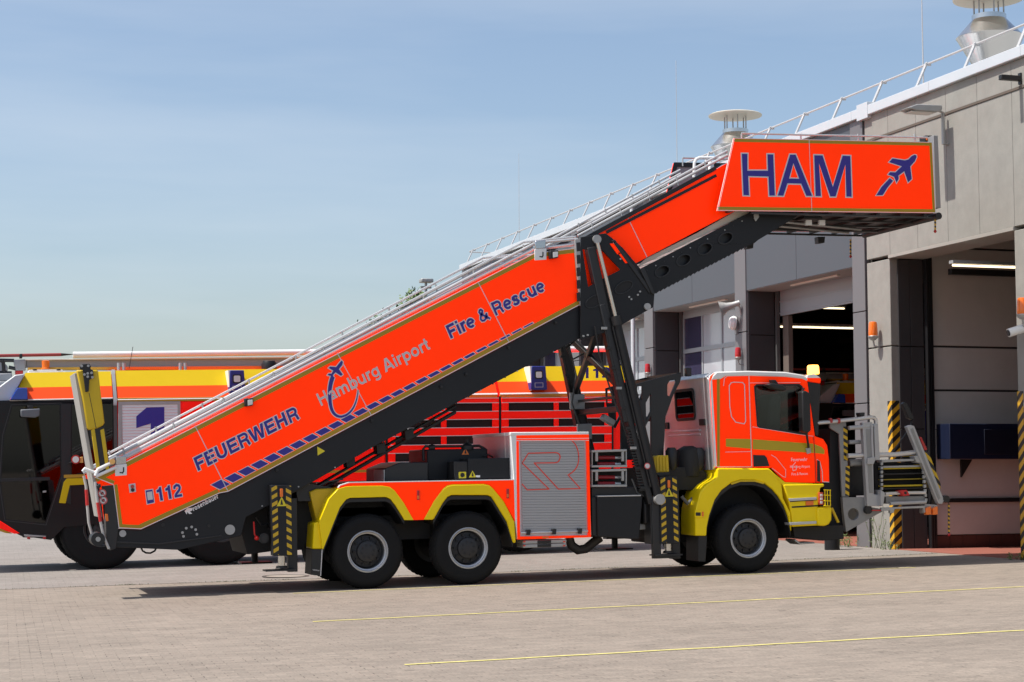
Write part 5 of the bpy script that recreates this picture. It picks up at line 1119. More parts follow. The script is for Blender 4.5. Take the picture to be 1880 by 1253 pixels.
decal('corner_stripe', T.py(z6((484, 165), (500, 163), (500, 634), (486, 634)), YC), YC-.001, olive, tr)
# side window, frame, interior
MB().holes(offset(win, .012), [offset(win, -.02)], YC-.006, YC+.02).build('window_frame', black, cab, bevel=.004); MB().prism(offset(win, -.01), YC+.02, YC+.026).build('side_window', glassc, cab, smooth=False)
MB().prism(offset(win, -.01), YCF-.04, YCF-.034).build('far_side_window', glassc, cab, smooth=False)
part('seat', mat('seat_cloth', (.11, .11, .12), .9), z6((760, 500), (760, 330), (775, 250), (810, 240), (830, 260), (825, 440), (900, 470), (900, 520)), .35, .85, bevel=.03)
part('seat', mat('seat_cloth', (.11, .11, .12), .9), z6((760, 500), (760, 330), (775, 250), (810, 240), (830, 260), (825, 440), (900, 470), (900, 520)), 1.6, 2.1, bevel=.03)
p = TP(*z6((905, 400))[0], .6); MB().lathe([(.20, -.012), (.215, 0), (.20, .012), (.185, 0)], p, (-.8, 0, .6), 28, closed=True).build('steering_wheel', black, tr)
part('dashboard', mat('dash', (.03, .03, .03), .7), z6((900, 440), (1000, 440), (1005, 520), (900, 520)), .2, 2.3, bevel=.03)
part('headlining', mat('headliner', (.34, .33, .31), .9), z6((500, 160), (940, 165), (940, 172), (500, 168)), .2, 2.3, bevel=0)
part('cab_trim', mat('cab_trim_red', (.16, .01, .012), .6), z6((680, 440), (690, 200), (700, 200), (705, 440)), YC+.06, YC+.1, bevel=0)
# seams and lines on the near side
def line(pts, wd=.012, mt=silverw, closed=False, y=YC): return outline_path(T.py(pts, y), wd, y-.001, 'seam_line', mt, cab, closed=closed)
line(z6((655, 130), (657, 200), (664, 420), (671, 636)), .014)
line(z6((550, 200), (560, 184), (575, 181), (622, 183), (632, 195), (638, 390), (630, 404), (585, 395), (562, 365), (553, 310)), .014, closed=True)
line(z6((530, 555), (665, 552)), .008); line(z6((775, 570), (800, 585), (852, 650), (852, 690), (838, 686), (780, 642)), .008)
line(z6((1002, 470), (1010, 600), (1014, 718)), .010, black); line(z6((486, 634), (672, 634)), .012)
line(z6((675, 420), (960, 466), (1000, 470)), .008); line(z6((520, 200), (524, 160), (540, 148), (650, 146)), .010); line(z6((660, 185), (930, 183)), .008)
decal('side_stripe', T.py(z6((532, 483), (670, 485), (671, 538), (532, 526)), YC), YC-.001, lime, cab); decal('side_stripe', T.py(z6((676, 486), (1000, 510), (1004, 560), (676, 540)), YC), YC-.0015, lime, cab)
decal('side_stripe', T.py(z6((1006, 512), (1045, 528), (1060, 545), (1060, 566), (1008, 560)), YC), YC-.001, lime, cab)
MB().prism(handle, YC-.006, YC+.002).build('handle_recess', black, cab, bevel=.004)
part('corner_vane', black, z6((1022, 598), (1036, 602), (1040, 716), (1022, 712)), YC-.012, YC+.01, parent=cab); line(z6((1020, 596), (1034, 604), (1048, 660), (1050, 714), (1084, 716)), .012, silverw)
lettering('Feuerwehr', T, *z6((882, 604), (968, 602), (882, 586)), YC-.004, white, cab, .004)
lettering('Hamburg Airport', T, *z6((876, 640), (982, 638), (876, 626)), YC-.004, white, cab, .002)
lettering('Fire & Rescue', T, *z6((884, 680), (970, 676), (884, 666)), YC-.004, white, cab, .002)
q = T.py(z6((905, 610), (888, 630), (892, 655), (908, 650), (912, 628)), YC-.004); outline_path(q, .008, YC-.004, 'emblem_loop', white, cab, closed=False)
# mirror, sensor, beacon
o = part('mirror', black, z6((940, 232), (958, 225), (985, 240), (990, 440), (975, 452), (945, 445)), -.16, .0, bevel=.02)
MB().tube([TP(*z6((962, 440))[0], -.08), TP(*z6((968, 480))[0], -.05), TP(*z6((975, 530))[0], .06)], .02).build('mirror_arm', black, o); MB().tube([TP(*z6((935, 238))[0], -.08), TP(*z6((950, 215))[0], .06)], .018).build('mirror_arm', black, o); part('arm_foot', galv, z6((962, 535), (985, 530), (990, 560), (968, 566)), YC-.03, YC, parent=o)
o = part('top_mirror', black, z6((755, 195), (780, 185), (840, 196), (862, 215), (845, 226), (790, 216)), -.14, .05, bevel=.02); part('mirror_bracket', black, z6((778, 168), (800, 168), (818, 195), (785, 195)), -.02, YC+.01, parent=o)
part('wind_deflector', black, z6((970, 178), (1040, 190), (1028, 468), (1012, 466), (990, 330), (972, 240)), YC+.02, YC+.2, bevel=.01)
bb_ = part('beacon_base', orange, z6((968, 158), (1035, 152), (1043, 165), (1040, 188), (972, 178)), YC+.02, .45, bevel=.015); part('beacon_foot', white, z6((968, 145), (1005, 136), (1030, 150), (1040, 160), (968, 158)), YC+.02, .45, parent=bb_)
p = TP(*z6((1000, 138))[0], .27); MB().lathe([(.095, 0), (.10, .02), (.095, .13), (.08, .15), (.01, .155)], p, (0, 0, 1), 20).build('beacon_lens', ambert, bb_)
p = p+Vector((0, 1.9, 0)); MB().lathe([(.095, 0), (.10, .02), (.095, .13), (.08, .15), (.01, .155)], p, (0, 0, 1), 20).build('far_beacon', amber, tr)
# front fender, bumper, steps
fo_ = z6((370, 1003), (369, 900), (372, 860), (395, 770), (430, 730), (478, 698), (488, 690), (492, 645), (765, 642), (790, 665), (832, 728))
fi_ = z6((885, 980), (868, 900), (846, 840), (815, 790), (785, 755), (740, 720), (690, 706), (610, 706), (560, 722), (510, 760), (475, 810), (445, 895), (432, 960), (430, 1003))
fd = MB().prism(T.py(fo_+z6((840, 800), (880, 880))+fi_, .02), .02, .62).build('front_fender', yellow, tr, bevel=.02)
MB().prism(T.py(fo_+z6((840, 800), (880, 880))+fi_, .02), 1.88, 2.48).build('far_front_fender', yellow, tr, bevel=.02)
MB().prism(T.py([(a_, b_+1.5) for a_, b_ in fi_[::-1]]+[(a_, b_+9) for a_, b_ in fi_], .02), .06, .6).build('fender_liner', black, tr)
part('fender_lip', mat('fender_lip_yellow', (.64, .45, .005), .35), z6((560, 722), (610, 706), (690, 706), (740, 720), (735, 727), (690, 714), (612, 714), (565, 730)), .004, .03, parent=fd, bevel=.004)
part('door_sill', yellow, z6((492, 640), (760, 642), (850, 716), (1000, 722), (1000, 730), (838, 735), (752, 655), (492, 655)), .05, .5, bevel=.01)
o = part('step_housing', yellow, z6((838, 728), (1060, 724), (1060, 740), (1040, 745), (1026, 850), (1026, 948), (888, 955), (884, 900), (872, 830)), .03, 2.45, bevel=.02)
for za in (808, 936): part('step_tread', alud, z6((872, za-4), (1018, za-12), (1018, za+2), (876, za+10)), -.01, .18, parent=o, bevel=.004)
decal('step_gap', T.py(z6((884, 846), (1024, 838), (1024, 846), (886, 854)), .03), .028, dark, o); decal('step_gap', T.py(z6((874, 818), (1020, 808), (1020, 813), (876, 823)), .03), .028, dark, o)
part('side_marker', amber, z6((962, 818), (1002, 815), (1002, 838), (962, 841)), .01, .032, parent=o, bevel=.004)
hd = part('headlamp', mat('headlamp_red', (.62, .08, .03), .3), z6((1031, 772), (1054, 770), (1056, 836), (1033, 838)), -.005, .30, bevel=.006); 
for k in range(3): part('lamp_segment', clear, z6((1038, 780+k*19), (1050, 779+k*19), (1050, 792+k*19), (1038, 793+k*19)), -.012, -.004, parent=hd, bevel=.002)
gw = MB()
for zx in (1062, 1075, 1090): gw.tube([TP(*z6((zx, 756))[0], -.02), TP(*z6((zx+2, 842))[0], -.02)], .008, 6)
for zy in (757, 785, 815, 842): gw.tube([TP(*z6((1056, zy))[0], -.02), TP(*z6((1094, zy+2))[0], -.02)], .008, 6)
gw.build('lamp_guard', yellow, hd)
part('bumper_corner', yellow, z6((1022, 852), (1098, 846), (1102, 860), (1100, 920), (1085, 944), (1060, 951), (1024, 948)), -.01, .45, bevel=.03)
part('bumper', mat('bumper_dark', (.03, .03, .032), .5), z6((1040, 850), (1100, 850), (1098, 930), (1040, 945)), .45, 2.05, bevel=.03)
part('bumper_strut', ochre, z6((1096, 856), (1106, 852), (1142, 930), (1132, 934)), .05, .09, bevel=.004)
part('tow_frame', dark, z6((890, 955), (1160, 945), (1165, 1020), (1050, 1030), (900, 1010)), .2, 2.2, bevel=.01); part('front_step_low', galv, z6((905, 1020), (930, 1040), (1005, 1036), (1010, 1044), (928, 1050), (900, 1030)), .25, .6)
part('fender_flap', black, z6((386, 1003), (432, 1003), (424, 1142), (384, 1140)), .06, .55, bevel=.004)
o = part('fender_marker', yellow, z6((368, 868), (420, 868), (420, 906), (368, 906)), .0, .05); part('marker_lens', black, z6((372, 878), (398, 878), (398, 896), (372, 896)), -.008, .0, parent=o); part('reflector', amber, z6((404, 874), (414, 874), (414, 900), (404, 900)), -.006, .0, parent=o)
# behind the cab: bracket frame, air intake, chocks
bo_ = w8((35, 242), (190, 196), (430, 135), (475, 150), (465, 215), (400, 340), (325, 550), (302, 960), (185, 960), (185, 540), (132, 645), (92, 610), (48, 420))
bh = [w8((52, 258), (100, 258), (100, 390), (52, 390)), w8((342, 245), (362, 206), (420, 196), (425, 216), (368, 356), (342, 346)), w8((135, 420), (180, 330), (180, 500), (140, 580))]
MB().holes(T.py(bo_, .55), [T.py(h, .55) for h in bh], .55, .60).build('cab_guard_frame', blackm, tr, bevel=.005); MB().holes(T.py(bo_, .55), [T.py(h, .55) for h in bh], 1.90, 1.95).build('cab_guard_frame', blackm, tr, bevel=.005)
for (a_, b_) in w8((240, 200), (445, 145), (240, 560)): p = TP(a_, b_, .6); MB().box(p.x-.03, p.x+.05, .6, 1.9, p.z-.05, p.z+.03).build('guard_cross_bar', blackm, tr)
p = TP(*w8((540, 105))[0], .6); MB().box(p.x-.05, p.x+.04, .55, .66, p.z-.1, p.z+.04).build('guard_lamp', blackm, tr, bevel=.01)
p = TP(*w8((545, 960))[0], .55); MB().lathe([(.05, -.30), (.19, -.27), (.21, 0), (.19, .16), (.08, .22)], p, (0, 0, 1), 24).build('air_filter', dark, tr)
for a_ in (380, 640): p = TP(*w8((a_, 940))[0], .45); MB().lathe([(.05, -.22), (.09, -.16), (.10, .1), (.06, .16)], p, (0, 0, 1), 16).build('hydraulic_filter', black, tr)
part('engine_block', dark, w8((250, 1040), (660, 1030), (720, 1100), (720, 1253), (300, 1253), (290, 1100)), .4, 2.1); p = TP(1262, 925, .3); MB().tube([p+Vector((-.1, 0, .12)), p, p+Vector((.12, 0, .1)), p+Vector((.3, 0, .25))], .03).build('hose', mat('hose_grey', (.14, .14, .14), .4), tr)
o = part('wheel_chock', ochre, w8((212, 945), (230, 925), (350, 920), (358, 1080), (222, 1088)), .12, .42, bevel=.01)
for k in range(4): part('chock_rib', ochre, w8((235+k*30, 935), (250+k*30, 932), (256+k*30, 1075), (241+k*30, 1078)), .105, .12, parent=o, bevel=.004)
part('chock_tray', black, w8((205, 1088), (365, 1080), (370, 1110), (270, 1125)), .1, .45)

# ---------------- front lift (folded tail lift on the nose)
YF = .22; fg = mat('lift_grey', (.27, .27, .265), .5, metal=.25, var=.14, vs_=4); fl = mat('lift_light', (.42, .42, .42), .42, metal=.3, var=.1)
o = part('lift_side_plate', fg, w3((105, 165), (240, 160), (262, 772), (205, 772), (182, 255), (105, 205)), YF, YF+.04)
for a_ in ((216, 195, 252, 475), (234, 520, 264, 765)): decal('hazard_strip', T.py(w3((a_[0], a_[1]), (a_[0]+34, a_[1]), (a_[2], a_[3]), (a_[2]-32, a_[3])), YF), YF-.001, hazL, o)
part('lift_side_plate', fg, w3((105, 165), (240, 160), (262, 772), (205, 772), (182, 255), (105, 205)), 2.2, 2.24)
low = w3((205, 776), (412, 776), (414, 852), (560, 880), (480, 922), (236, 1062), (214, 900)); hc = w3((295, 915))[0]
MB().holes(T.py(low, YF), [T.py([(hc[0]+10*math.cos(i*.35), hc[1]+11*math.sin(i*.35)) for i in range(18)], YF)], YF-.02, YF+.06).build('lift_bracket', fg, tr, bevel=.004); part('lift_bracket', fg, low, 2.15, 2.22)
part('lift_core', dark, w3((110, 210), (180, 255), (200, 780), (215, 1100), (0, 1120), (60, 640), (100, 600)), .35, 2.1)
p = TP(*w3((415, 880))[0], YF-.05); MB().cyl(p-Vector((0, .05, 0)), p+Vector((0, .3, 0)), .065, n=16).build('lift_pivot', black, tr)
part('lift_backing', blackm, w3((262, 520), (400, 520), (410, 760), (266, 765)), .5, 1.9)
chn = part('lift_post', fl, w3((375, 162), (455, 158), (468, 752), (545, 760), (540, 850), (414, 850), (394, 500)), .10, .20)
part('post_groove', fg, w3((402, 215), (440, 215), (462, 740), (430, 740)), .092, .102, parent=chn); part('post_outer', fl, w3((470, 172), (502, 172), (518, 470), (478, 470)), .08, .22, parent=chn)
part('post_foot_plate', fl, w3((525, 715), (560, 740), (545, 848), (525, 848)), .02, .3, parent=chn)
MB().tube([TP(*p_, .14) for p_ in w3((0, 166), (100, 158), (360, 130), (445, 118), (470, 125), (482, 142), (484, 175))], .034, 10).build('lift_tube', alu, tr)
for a_ in (110, 175): p = TP(*w3((a_, 148))[0], .14); MB().cyl(p-Vector((.02, 0, 0)), p+Vector((.02, 0, 0)), .045, n=14).build('tube_clamp', mat('clamp_red', (.4, .03, .03), .4), tr)
MB().tube([TP(*p_, .16) for p_ in w3((250, 436), (640, 425), (800, 408))], .042, 12).build('lift_tube', alu, tr)
MB().tube([TP(*p_, .13) for p_ in w3((262, 207), (385, 198), (470, 188))], .036, 10).build('lift_tube', fl, tr); MB().tube([TP(*p_, .3) for p_ in w3((260, 325), (380, 320))], .036, 10).build('lift_tube', fl, tr); MB().tube([TP(*p_, .3) for p_ in w3((262, 495), (380, 488))], .06, 10).build('lift_tube', fg, tr)
MB().tube([TP(*p_, .09) for p_ in w3((452, 180), (452, 300), (460, 460))], .022, 8).build('post_tube', fl, tr); part('post_bracket', fl, w3((420, 455), (480, 445), (480, 470), (466, 505), (418, 505)), .05, .12)
part('tube_end_lamp', black, w3((350, 80), (395, 78), (392, 118), (365, 128)), .2, .35, bevel=.012)
# stacked platform sections
o = part('lift_platform', dark, w3((470, 480), (540, 470), (880, 520), (880, 760), (480, 760)), .35, 1.9)
for y_, mt, hgt in ((525, fl, 16), (540, lime, 10), (585, black, 12), (630, mat('yellow_dim', (.30, .22, .01), .5), 8), (683, lime, 14), (705, black, 10)):
    part('platform_slat', mt, w3((545, y_-hgt/2+2), (878, y_-hgt/2-6), (878, y_+hgt/2-6), (545, y_+hgt/2+2)), .18, .40, parent=o, bevel=.004)
part('platform_bar', galv, w3((535, 468), (800, 460), (800, 478), (535, 490)), .12, .3, parent=o); part('platform_bar', fg, w3((565, 770), (885, 765), (890, 822), (570, 830)), .15, .4, parent=o)
MB().tube([TP(*p_, .12) for p_ in w3((560, 748), (690, 740), (890, 738))], .03, 8).build('platform_tube', alu, tr); MB().tube([TP(*p_, .10) for p_ in w3((600, 828), (895, 815))], .03, 8).build('platform_tube', fl, tr)
part('lower_bar', galv, w3((530, 862), (885, 846), (895, 900), (880, 905), (875, 865), (640, 872), (630, 905), (600, 908), (600, 885), (530, 892)), .08, .14)
for k in range(7): part('chain_link', galv, w3((528, 490+k*34), (545, 488+k*34), (545, 512+k*34), (528, 514+k*34)), .12, .17, bevel=.006)
for k in range(8): part('chain_link', galv, w3((868+k*3, 520+k*38), (888+k*3, 518+k*38), (888+k*3, 545+k*38), (868+k*3, 547+k*38)), .12, .17, bevel=.006)
part('red_bracket', mat('bracket_red', (.55, .02, .02), .4), w3((682, 722), (740, 716), (765, 760), (712, 768)), .03, .2, bevel=.008); q = T.y(*w3((727, 741))[0], .03); decal('bracket_hole', circ(q[0], q[1], .025), .029, black, tr)
arm = part('swing_arm', fl, w3((740, 195), (770, 182), (800, 190), (1048, 800), (1030, 832), (998, 830)), .06, .16, bevel=.01)
part('arm_groove', fg, w3((768, 215), (790, 208), (1015, 780), (1000, 800)), .052, .062, parent=arm)
hx = stripes('hazard_block', (.60, .38, .012), (.012, .012, .012), 1.0, 1, .16)
part('arm_hazard_flap', hx, w3((878, 410), (918, 402), (1018, 670), (1012, 715), (995, 715)), .15, .9, parent=arm, bevel=.004); part('arm_red_lens', redlamp, w3((840, 278), (860, 282), (910, 385), (882, 392)), .14, .3, parent=arm, bevel=.01)
part('arm_joint', galv, w3((800, 440), (850, 430), (890, 480), (880, 500), (820, 490)), .08, .25, parent=arm)
p = TP(*w3((1052, 790))[0], .1); MB().cyl(p-Vector((0, .06, 0)), p+Vector((0, .2, 0)), .058, n=16).build('arm_roller', black, arm)
o = MB().cyl(TP(*w3((1083, 832))[0], .1), TP(*w3((1084, 1075))[0], .1), .018, n=8).build('feeler_rod', hs, tr); p = TP(*w3((1084, 1082))[0], .1); MB().lathe([(.01, -.03), (.03, 0), (.01, .03)], p, (0, 0, 1), 10).build('feeler_tip', redlamp, o); MB().tube([p.lerp(TP(*w3((1083, 832))[0], .1), 1), TP(*w3((1075, 815))[0], .1), TP(*w3((1055, 800))[0], .1)], .008, 5).build('feeler_wire', black, o)
for a_ in (900, 955): part('lift_marker_lamp', amber, w3((a_, 868), (a_+38, 850), (a_+40, 918), (a_, 922)), .05, .14, bevel=.008)
part('lamp_bracket', galv, w3((885, 830), (990, 838), (995, 855), (905, 872), (890, 910), (880, 905)), .14, .3); part('hydraulic_hose', mat('bracket_red', (.55, .02, .02), .4), w3((455, 880), (550, 878), (550, 890), (455, 888)), .1, .14, bevel=.004)
b = MB()
for k in range(4): b.tube([TP(*w3((930+k*10, 700))[0], .3+.1*k), TP(*w3((945+k*8, 770))[0], .25+.1*k), TP(*w3((930+k*10, 840))[0], .3+.1*k)], .016, 6)
b.build('lift_hoses', blackm, tr)
# mirror seen above the lift
o = part('ramp_mirror', black, [(1657, 742), (1661, 738), (1666, 741), (1679, 768), (1676, 771), (1668, 768)], .6, .7, bevel=.01); MB().tube([TP(1676, 770, .65), TP(1668, 790, .5), TP(1640, 830, .4)], .015).build('mirror_arm', black, o)

# ================================================================== AIRPORT CRASH TENDER behind the stair truck
BO = (-3.22, 8.0, gz(-3.22)); BT = .023
B = Frame(BO, BT)
bt = empty('crash_tender', BO, tilt=BT); tag(bt, 'red and yellow airport crash tender number 1 parked behind the stair truck', 'fire truck', 'airport crash tenders')
def bpart(name, mt, pts, ya, yb, parent=bt, bevel=.006): return MB().prism(B.py(pts, ya), ya, yb).build(name, mt, parent, bevel=bevel)
def BP(px, py, y): return B.P(px, py, y)
BW = 2.9
fw = B.y(187, 972, .05); rw_ = [B.y(a_, 975, .05)[0] for a_ in (408, 745, 958)]
Rb = .76
for x in [fw[0]]+rw_:
    for yo, sd_ in ((.05, 1), (BW-.05, -1)): wheel(x, Rb, yo, sd_, Rb, .55, bt, rimr=.34, rimmat=mat('rim_dark', (.06, .06, .06), .5, metal=.4))
    MB().cyl((x, .4, Rb), (x, BW-.4, Rb), .12, n=12).build('axle', dark, bt)
xe = B.y(1168, 800, 0)[0]; xs_ = B.y(214, 800, 0)[0]; xc = B.y(207, 800, 0)[0]; zb0 = B.y(500, 729, 0)[1]; zl = B.y(600, 885, 0)[1]
MB().box(fw[0]-.6, xe-.1, .5, BW-.5, .75, 1.25).build('chassis', dark, bt)
# rear body: slanted shoulder, vertical side
zt_b = B.y(600, 677, .34)[1]
body = MB().prismx([(.02, zl), (.02, zb0-.10), (.03, zb0-.02), (.35, zt_b-.03), (BW-.35, zt_b-.03), (BW-.03, zb0-.02), (BW-.02, zb0-.1), (BW-.02, zl)], xs_+.02, xe).build('body', red, bt, bevel=.01)
def shoulder(pxa, pxb, t0, t1, mt, name, parent, out=.0):
    xa, xb_ = B.y(pxa, 729, 0)[0], B.y(pxb, 723, 0)[0]
    za, zb4 = zb0, zt_b; ya, yb = -.004-out, .336-out
    P0 = Vector((ya, za)).lerp(Vector((yb, zb4)), t0); P1 = Vector((ya, za)).lerp(Vector((yb, zb4)), t1)
    nrm = Vector((-(P1-P0).y, (P1-P0).x)).normalized()*.02
    return MB().prismx([tuple(P0), tuple(P1), tuple(P1-nrm), tuple(P0-nrm)] if nrm.x < 0 else [tuple(P0), tuple(P1), tuple(P1+nrm), tuple(P0+nrm)], xa, xb_).build(name, mt, parent)
for a_, b_ in ((215, 913), (918, 1168)):
    shoulder(a_, b_, 0, .44, orange2, 'orange_band', bt); shoulder(a_, b_, .44, 1.0, yellow2, 'yellow_band', bt)
    shoulder(a_, b_, -.03, .02, white, 'band_line', bt, .006)
bpart('olive_line', mat('ochre_line', (.50, .28, .02), .5), [(216, 731), (913, 724), (913, 731), (216, 738)], -.012, .02); bpart('olive_line', mat('ochre_line', (.50, .28, .02), .5), [(918, 724), (1124, 721.5), (1124, 727.5), (918, 731)], -.012, .02)
MB().prismx([(-.03, zb0-.12), (-.03, zb0), (.33, zt_b+.02), (.36, zt_b+.02), (.03, zb0-.12)], xs_-.05, xs_+.012).build('body_edge', galv, bt)
MB().box(xs_-.05, xs_+.015, -.01, .1, zl+.2, zb0-.12).build('body_edge', mat('edge_dark', (.09, .08, .075), .5), bt)
# roller shutter with the 1
lxs = B.py([(217, 738), (331, 737), (331, 930), (217, 930)], 0)
fr2 = MB().holes(lxs, [B.py([(224, 744), (326, 743), (326, 930.5-4), (224, 930.5-4)], 0)], -.02, .02).build('shutter_frame', galv, bt, bevel=.004)
sl_ = B.py([(224, 744), (326, 743), (326, 926), (224, 926)], 0); sb = MB(); n = 34
for i in range(n):
    za = sl_[0][1]+(sl_[3][1]-sl_[0][1])*i/n; zb5 = sl_[0][1]+(sl_[3][1]-sl_[0][1])*(i+.92)/n; sb.box(sl_[0][0], sl_[1][0], -.008, .015, min(za, zb5), max(za, zb5))
sb.build('roller_shutter', mat('shutter_light', (.80, .76, .78), .5), fr2)
one = z1((653, 378), (702, 336), (787, 333), (787, 560), (722, 560), (722, 412), (653, 434)); decal('number_one', B.py(one, -.01), -.0105, blue, fr2, .004)
for a_, b_ in ((335, 500), (505, 706)): bpart('side_panel', red, [(a_, 738), (b_, 736-(b_-335)*.008), (b_, 880), (a_, 884)], -.008, .02)
# louvre fields
def field(pa, pb, opens):
    mt = red; rows = [(729.7, 739.6), (753.7, 769.6), (783, 799), (813.5, 829.5), (844, 858)]
    k = lambda x_, y_: y_-(x_-1000)*.0115*(y_-600)/180
    bpart('grille_mesh', mat('black_mesh', (.008, .008, .008), .6, bump=.6, bs=160), [(pa, k(pa, 735)), (pb, k(pb, 735)), (pb, k(pb, 858)), (pa, k(pa, 858))], .005, .02)
    for a_, b_ in rows:
        o_ = bpart('louvre_slat', mt, [(pa, k(pa, a_)), (pb, k(pb, a_)), (pb, k(pb, b_)), (pa, k(pa, b_))], -.05, -.015, bevel=.004)
        bpart('slat_line', silverw, [(pa, k(pa, a_)), (pb, k(pb, a_)), (pb, k(pb, a_)+1.3), (pa, k(pa, a_)+1.3)], -.0535, -.049, parent=o_, bevel=0); bpart('slat_line', silverw, [(pa, k(pa, b_)-1.3), (pb, k(pb, b_)-1.3), (pb, k(pb, b_)), (pa, k(pa, b_))], -.0535, -.049, parent=o_, bevel=0)
    xs2 = [pa]+[v for o_ in opens for v in o_]+[pb]
    for i in range(0, len(xs2), 2):
        if xs2[i+1]-xs2[i] > 1: bpart('louvre_stile', mt, [(xs2[i], k(xs2[i], 732)), (xs2[i+1], k(xs2[i+1], 732)), (xs2[i+1], k(xs2[i+1], 856)), (xs2[i], k(xs2[i], 856))], -.035, -.012)
field(713, 916, [(726, 810), (820, 904)]); field(921, 1123, [(934, 1017), (1026, 1110)])
for a_ in (710, 918.5, 1125): bpart('body_gap', black, [(a_-1.6, 728), (a_+1.6, 728), (a_+1.6, 880), (a_-1.6, 880)], -.014, .021, bevel=0)
bpart('lower_line', mat('ochre_line', (.50, .28, .02), .5), [(600, 864), (712, 862), (712, 867), (600, 869)], -.012, .02, bevel=0)
# blue light units on the shoulder
def blue_unit(pa, pt, pb, nm='blue_light_unit'):
    o_ = bpart(nm, mat('unit_blue', (.018, .03, .22), .4), [(pa+3, pt), (pa+29, pt), (pa+32, pb), (pa+2, pb)], -.10, .30, bevel=.015)
    bpart('unit_edge', white, [(pa, pt), (pa+3, pt), (pa+2.5, pb), (pa+3, pb+1)], -.09, .3, parent=o_, bevel=0)
    c_ = ((pa+16), pt+16); q = B.y(*c_, -.10); decal('lamp_frame', rrect(q[0]-.085, q[0]+.085, q[1]-.085, q[1]+.085, .03), -.10, black, o_, .012); decal('lamp_lens', rrect(q[0]-.062, q[0]+.062, q[1]-.062, q[1]+.062, .025), -.11, clear, o_, .012)
    q = B.y(pa+17, pb-9, -.10); outline_path([(q[0]-.09, q[1]-.045), (q[0]+.08, q[1]-.045), (q[0]+.08, q[1]+.04), (q[0]-.09, q[1]+.04)], .008, -.10, 'unit_label', silverw, o_)
blue_unit(419, 680, 722); blue_unit(973, 672.5, 716)
bold('112', B, (1068, 695), (1122, 694), (1068, 675), .10, blue, bt)
b = MB().tube([BP(1037, 674.5, .12), BP(1038, 683, .11), BP(1044, 690, .10), BP(1054, 692, .10)], .03, 6); b.build('phone_symbol', blue, bt)
# cab
xf_ = B.y(-60, 800, 0)[0]; zc = B.y(100, 733, 0)[1]; zct = B.y(100, 684, .3)[1]
cp = B.py([(-52, 737), (207, 731), (207, 960), (118, 968), (94, 992), (38, 984), (-75, 930)], .03)
wn = [B.py(z1((20, 470), (60, 330), (285, 322), (290, 660), (215, 890), (30, 870), (5, 700)), .03), B.py(z1((345, 322), (540, 318), (545, 600), (345, 660)), .03)]
cabm = mat('cab_black', (.007, .007, .008), .4, coat=.08, spec=.3)
cb2 = MB().holes(cp, wn, .03, .09).build('cab', cabm, bt, bevel=.012); MB().holes(cp, wn, BW-.09, BW-.03).build('far_cab_side', cabm, bt, bevel=.012)
for w_ in wn: MB().prism(offset(w_, .004), .05, .056).build('window_pane', glassb, cb2, smooth=False); MB().prism(offset(w_, .004), BW-.06, BW-.05).build('far_window_pane', glassb, cb2, smooth=False)
MB().box(xc-.06, xc-.01, .1, BW-.1, .9, zc-.02).build('cab_back', dark, bt); 
fa, fb = Vector(cp[0]), Vector(cp[6]); MB().prism(strip(tuple(fa), tuple(fb), 0, .03, B.y(100, 850, 0)), .09, BW-.09).build('windscreen', glassb, bt, smooth=False)
MB().prism([cp[6], cp[5], cp[4], (cp[4][0], cp[4][1]+.05), (cp[5][0], cp[5][1]+.06), (cp[6][0]+.05, cp[6][1]+.05)], .09, BW-.09).build('cab_floor', dark, bt)
bpart('door_bar', black, z1((0, 676), (240, 668), (238, 684), (0, 692)), .02, .06); bpart('door_pillar', black, z1((292, 318), (340, 318), (340, 800), (296, 780)), .01, .06); bpart('door_handle', galv, z1((205, 735), (222, 733), (222, 742), (205, 744)), .0, .03)
outline_path(offset(wn[0], .03), .012, .028, 'door_seal', mat('seal_grey', (.035, .035, .036), .5), cb2)
MB().box(xf_+.9, xc-.1, 2.2, 2.26, 1.0, zc-.05).build('cab_partition', mat('cab_inner', (.022, .024, .024), .8), bt); MB().box(xf_+.3, xc-.1, .3, 2.6, 1.0, 1.35).build('cab_console', mat('cab_inner', (.022, .024, .024), .8), bt, bevel=.05)
for y_ in (.5, 1.7): bpart('seat', mat('seat_green', (.03, .07, .06), .9), z1((60, 640), (70, 430), (130, 420), (150, 640), (230, 660), (230, 720), (60, 720)), y_, y_+.6, bevel=.04)
bpart('seat', mat('seat_brown', (.05, .03, .025), .9), z1((160, 620), (170, 410), (235, 410), (250, 620)), .9, 1.5, bevel=.04)
o = bpart('mirror', mat('mirror_grey', (.13, .14, .155), .4), z1((98, 345), (192, 340), (190, 375), (170, 384), (100, 380)), -.22, -.10, bevel=.02); bpart('mirror_arm', black, z1((130, 328), (160, 326), (158, 348), (138, 348)), -.16, .04, parent=o)
# cab shoulder bands
xa_ = B.y(18, 733, 0)[0]; xb2 = B.y(207, 731, 0)[0]; xa2 = B.y(34, 710, .13)[0]; xa3 = B.y(47, 685, .30)[0]
def quad(name, mt, pts, th=.03):
    P_ = [Vector(p_) for p_ in pts]; nn_ = (P_[1]-P_[0]).cross(P_[3]-P_[0]).normalized()*th
    if nn_.y < 0: nn_ = -nn_
    return MB().add(P_+[p_+nn_ for p_ in P_], [(0, 1, 2, 3), (7, 6, 5, 4)]+[(i, (i+1) % 4, 4+(i+1) % 4, 4+i) for i in range(4)]).build(name, mt, bt)
zm = zc+(zct-zc)*.44
quad('orange_band', orange2, [(xa_, 0, zc), (xb2, 0, zc+.012), (xb2, .145, zm+.012), (xa2, .145, zm)]); quad('yellow_band', yellow2, [(xa2, .146, zm), (xb2, .146, zm+.012), (xb2, .33, zct+.012), (xa3, .33, zct)])
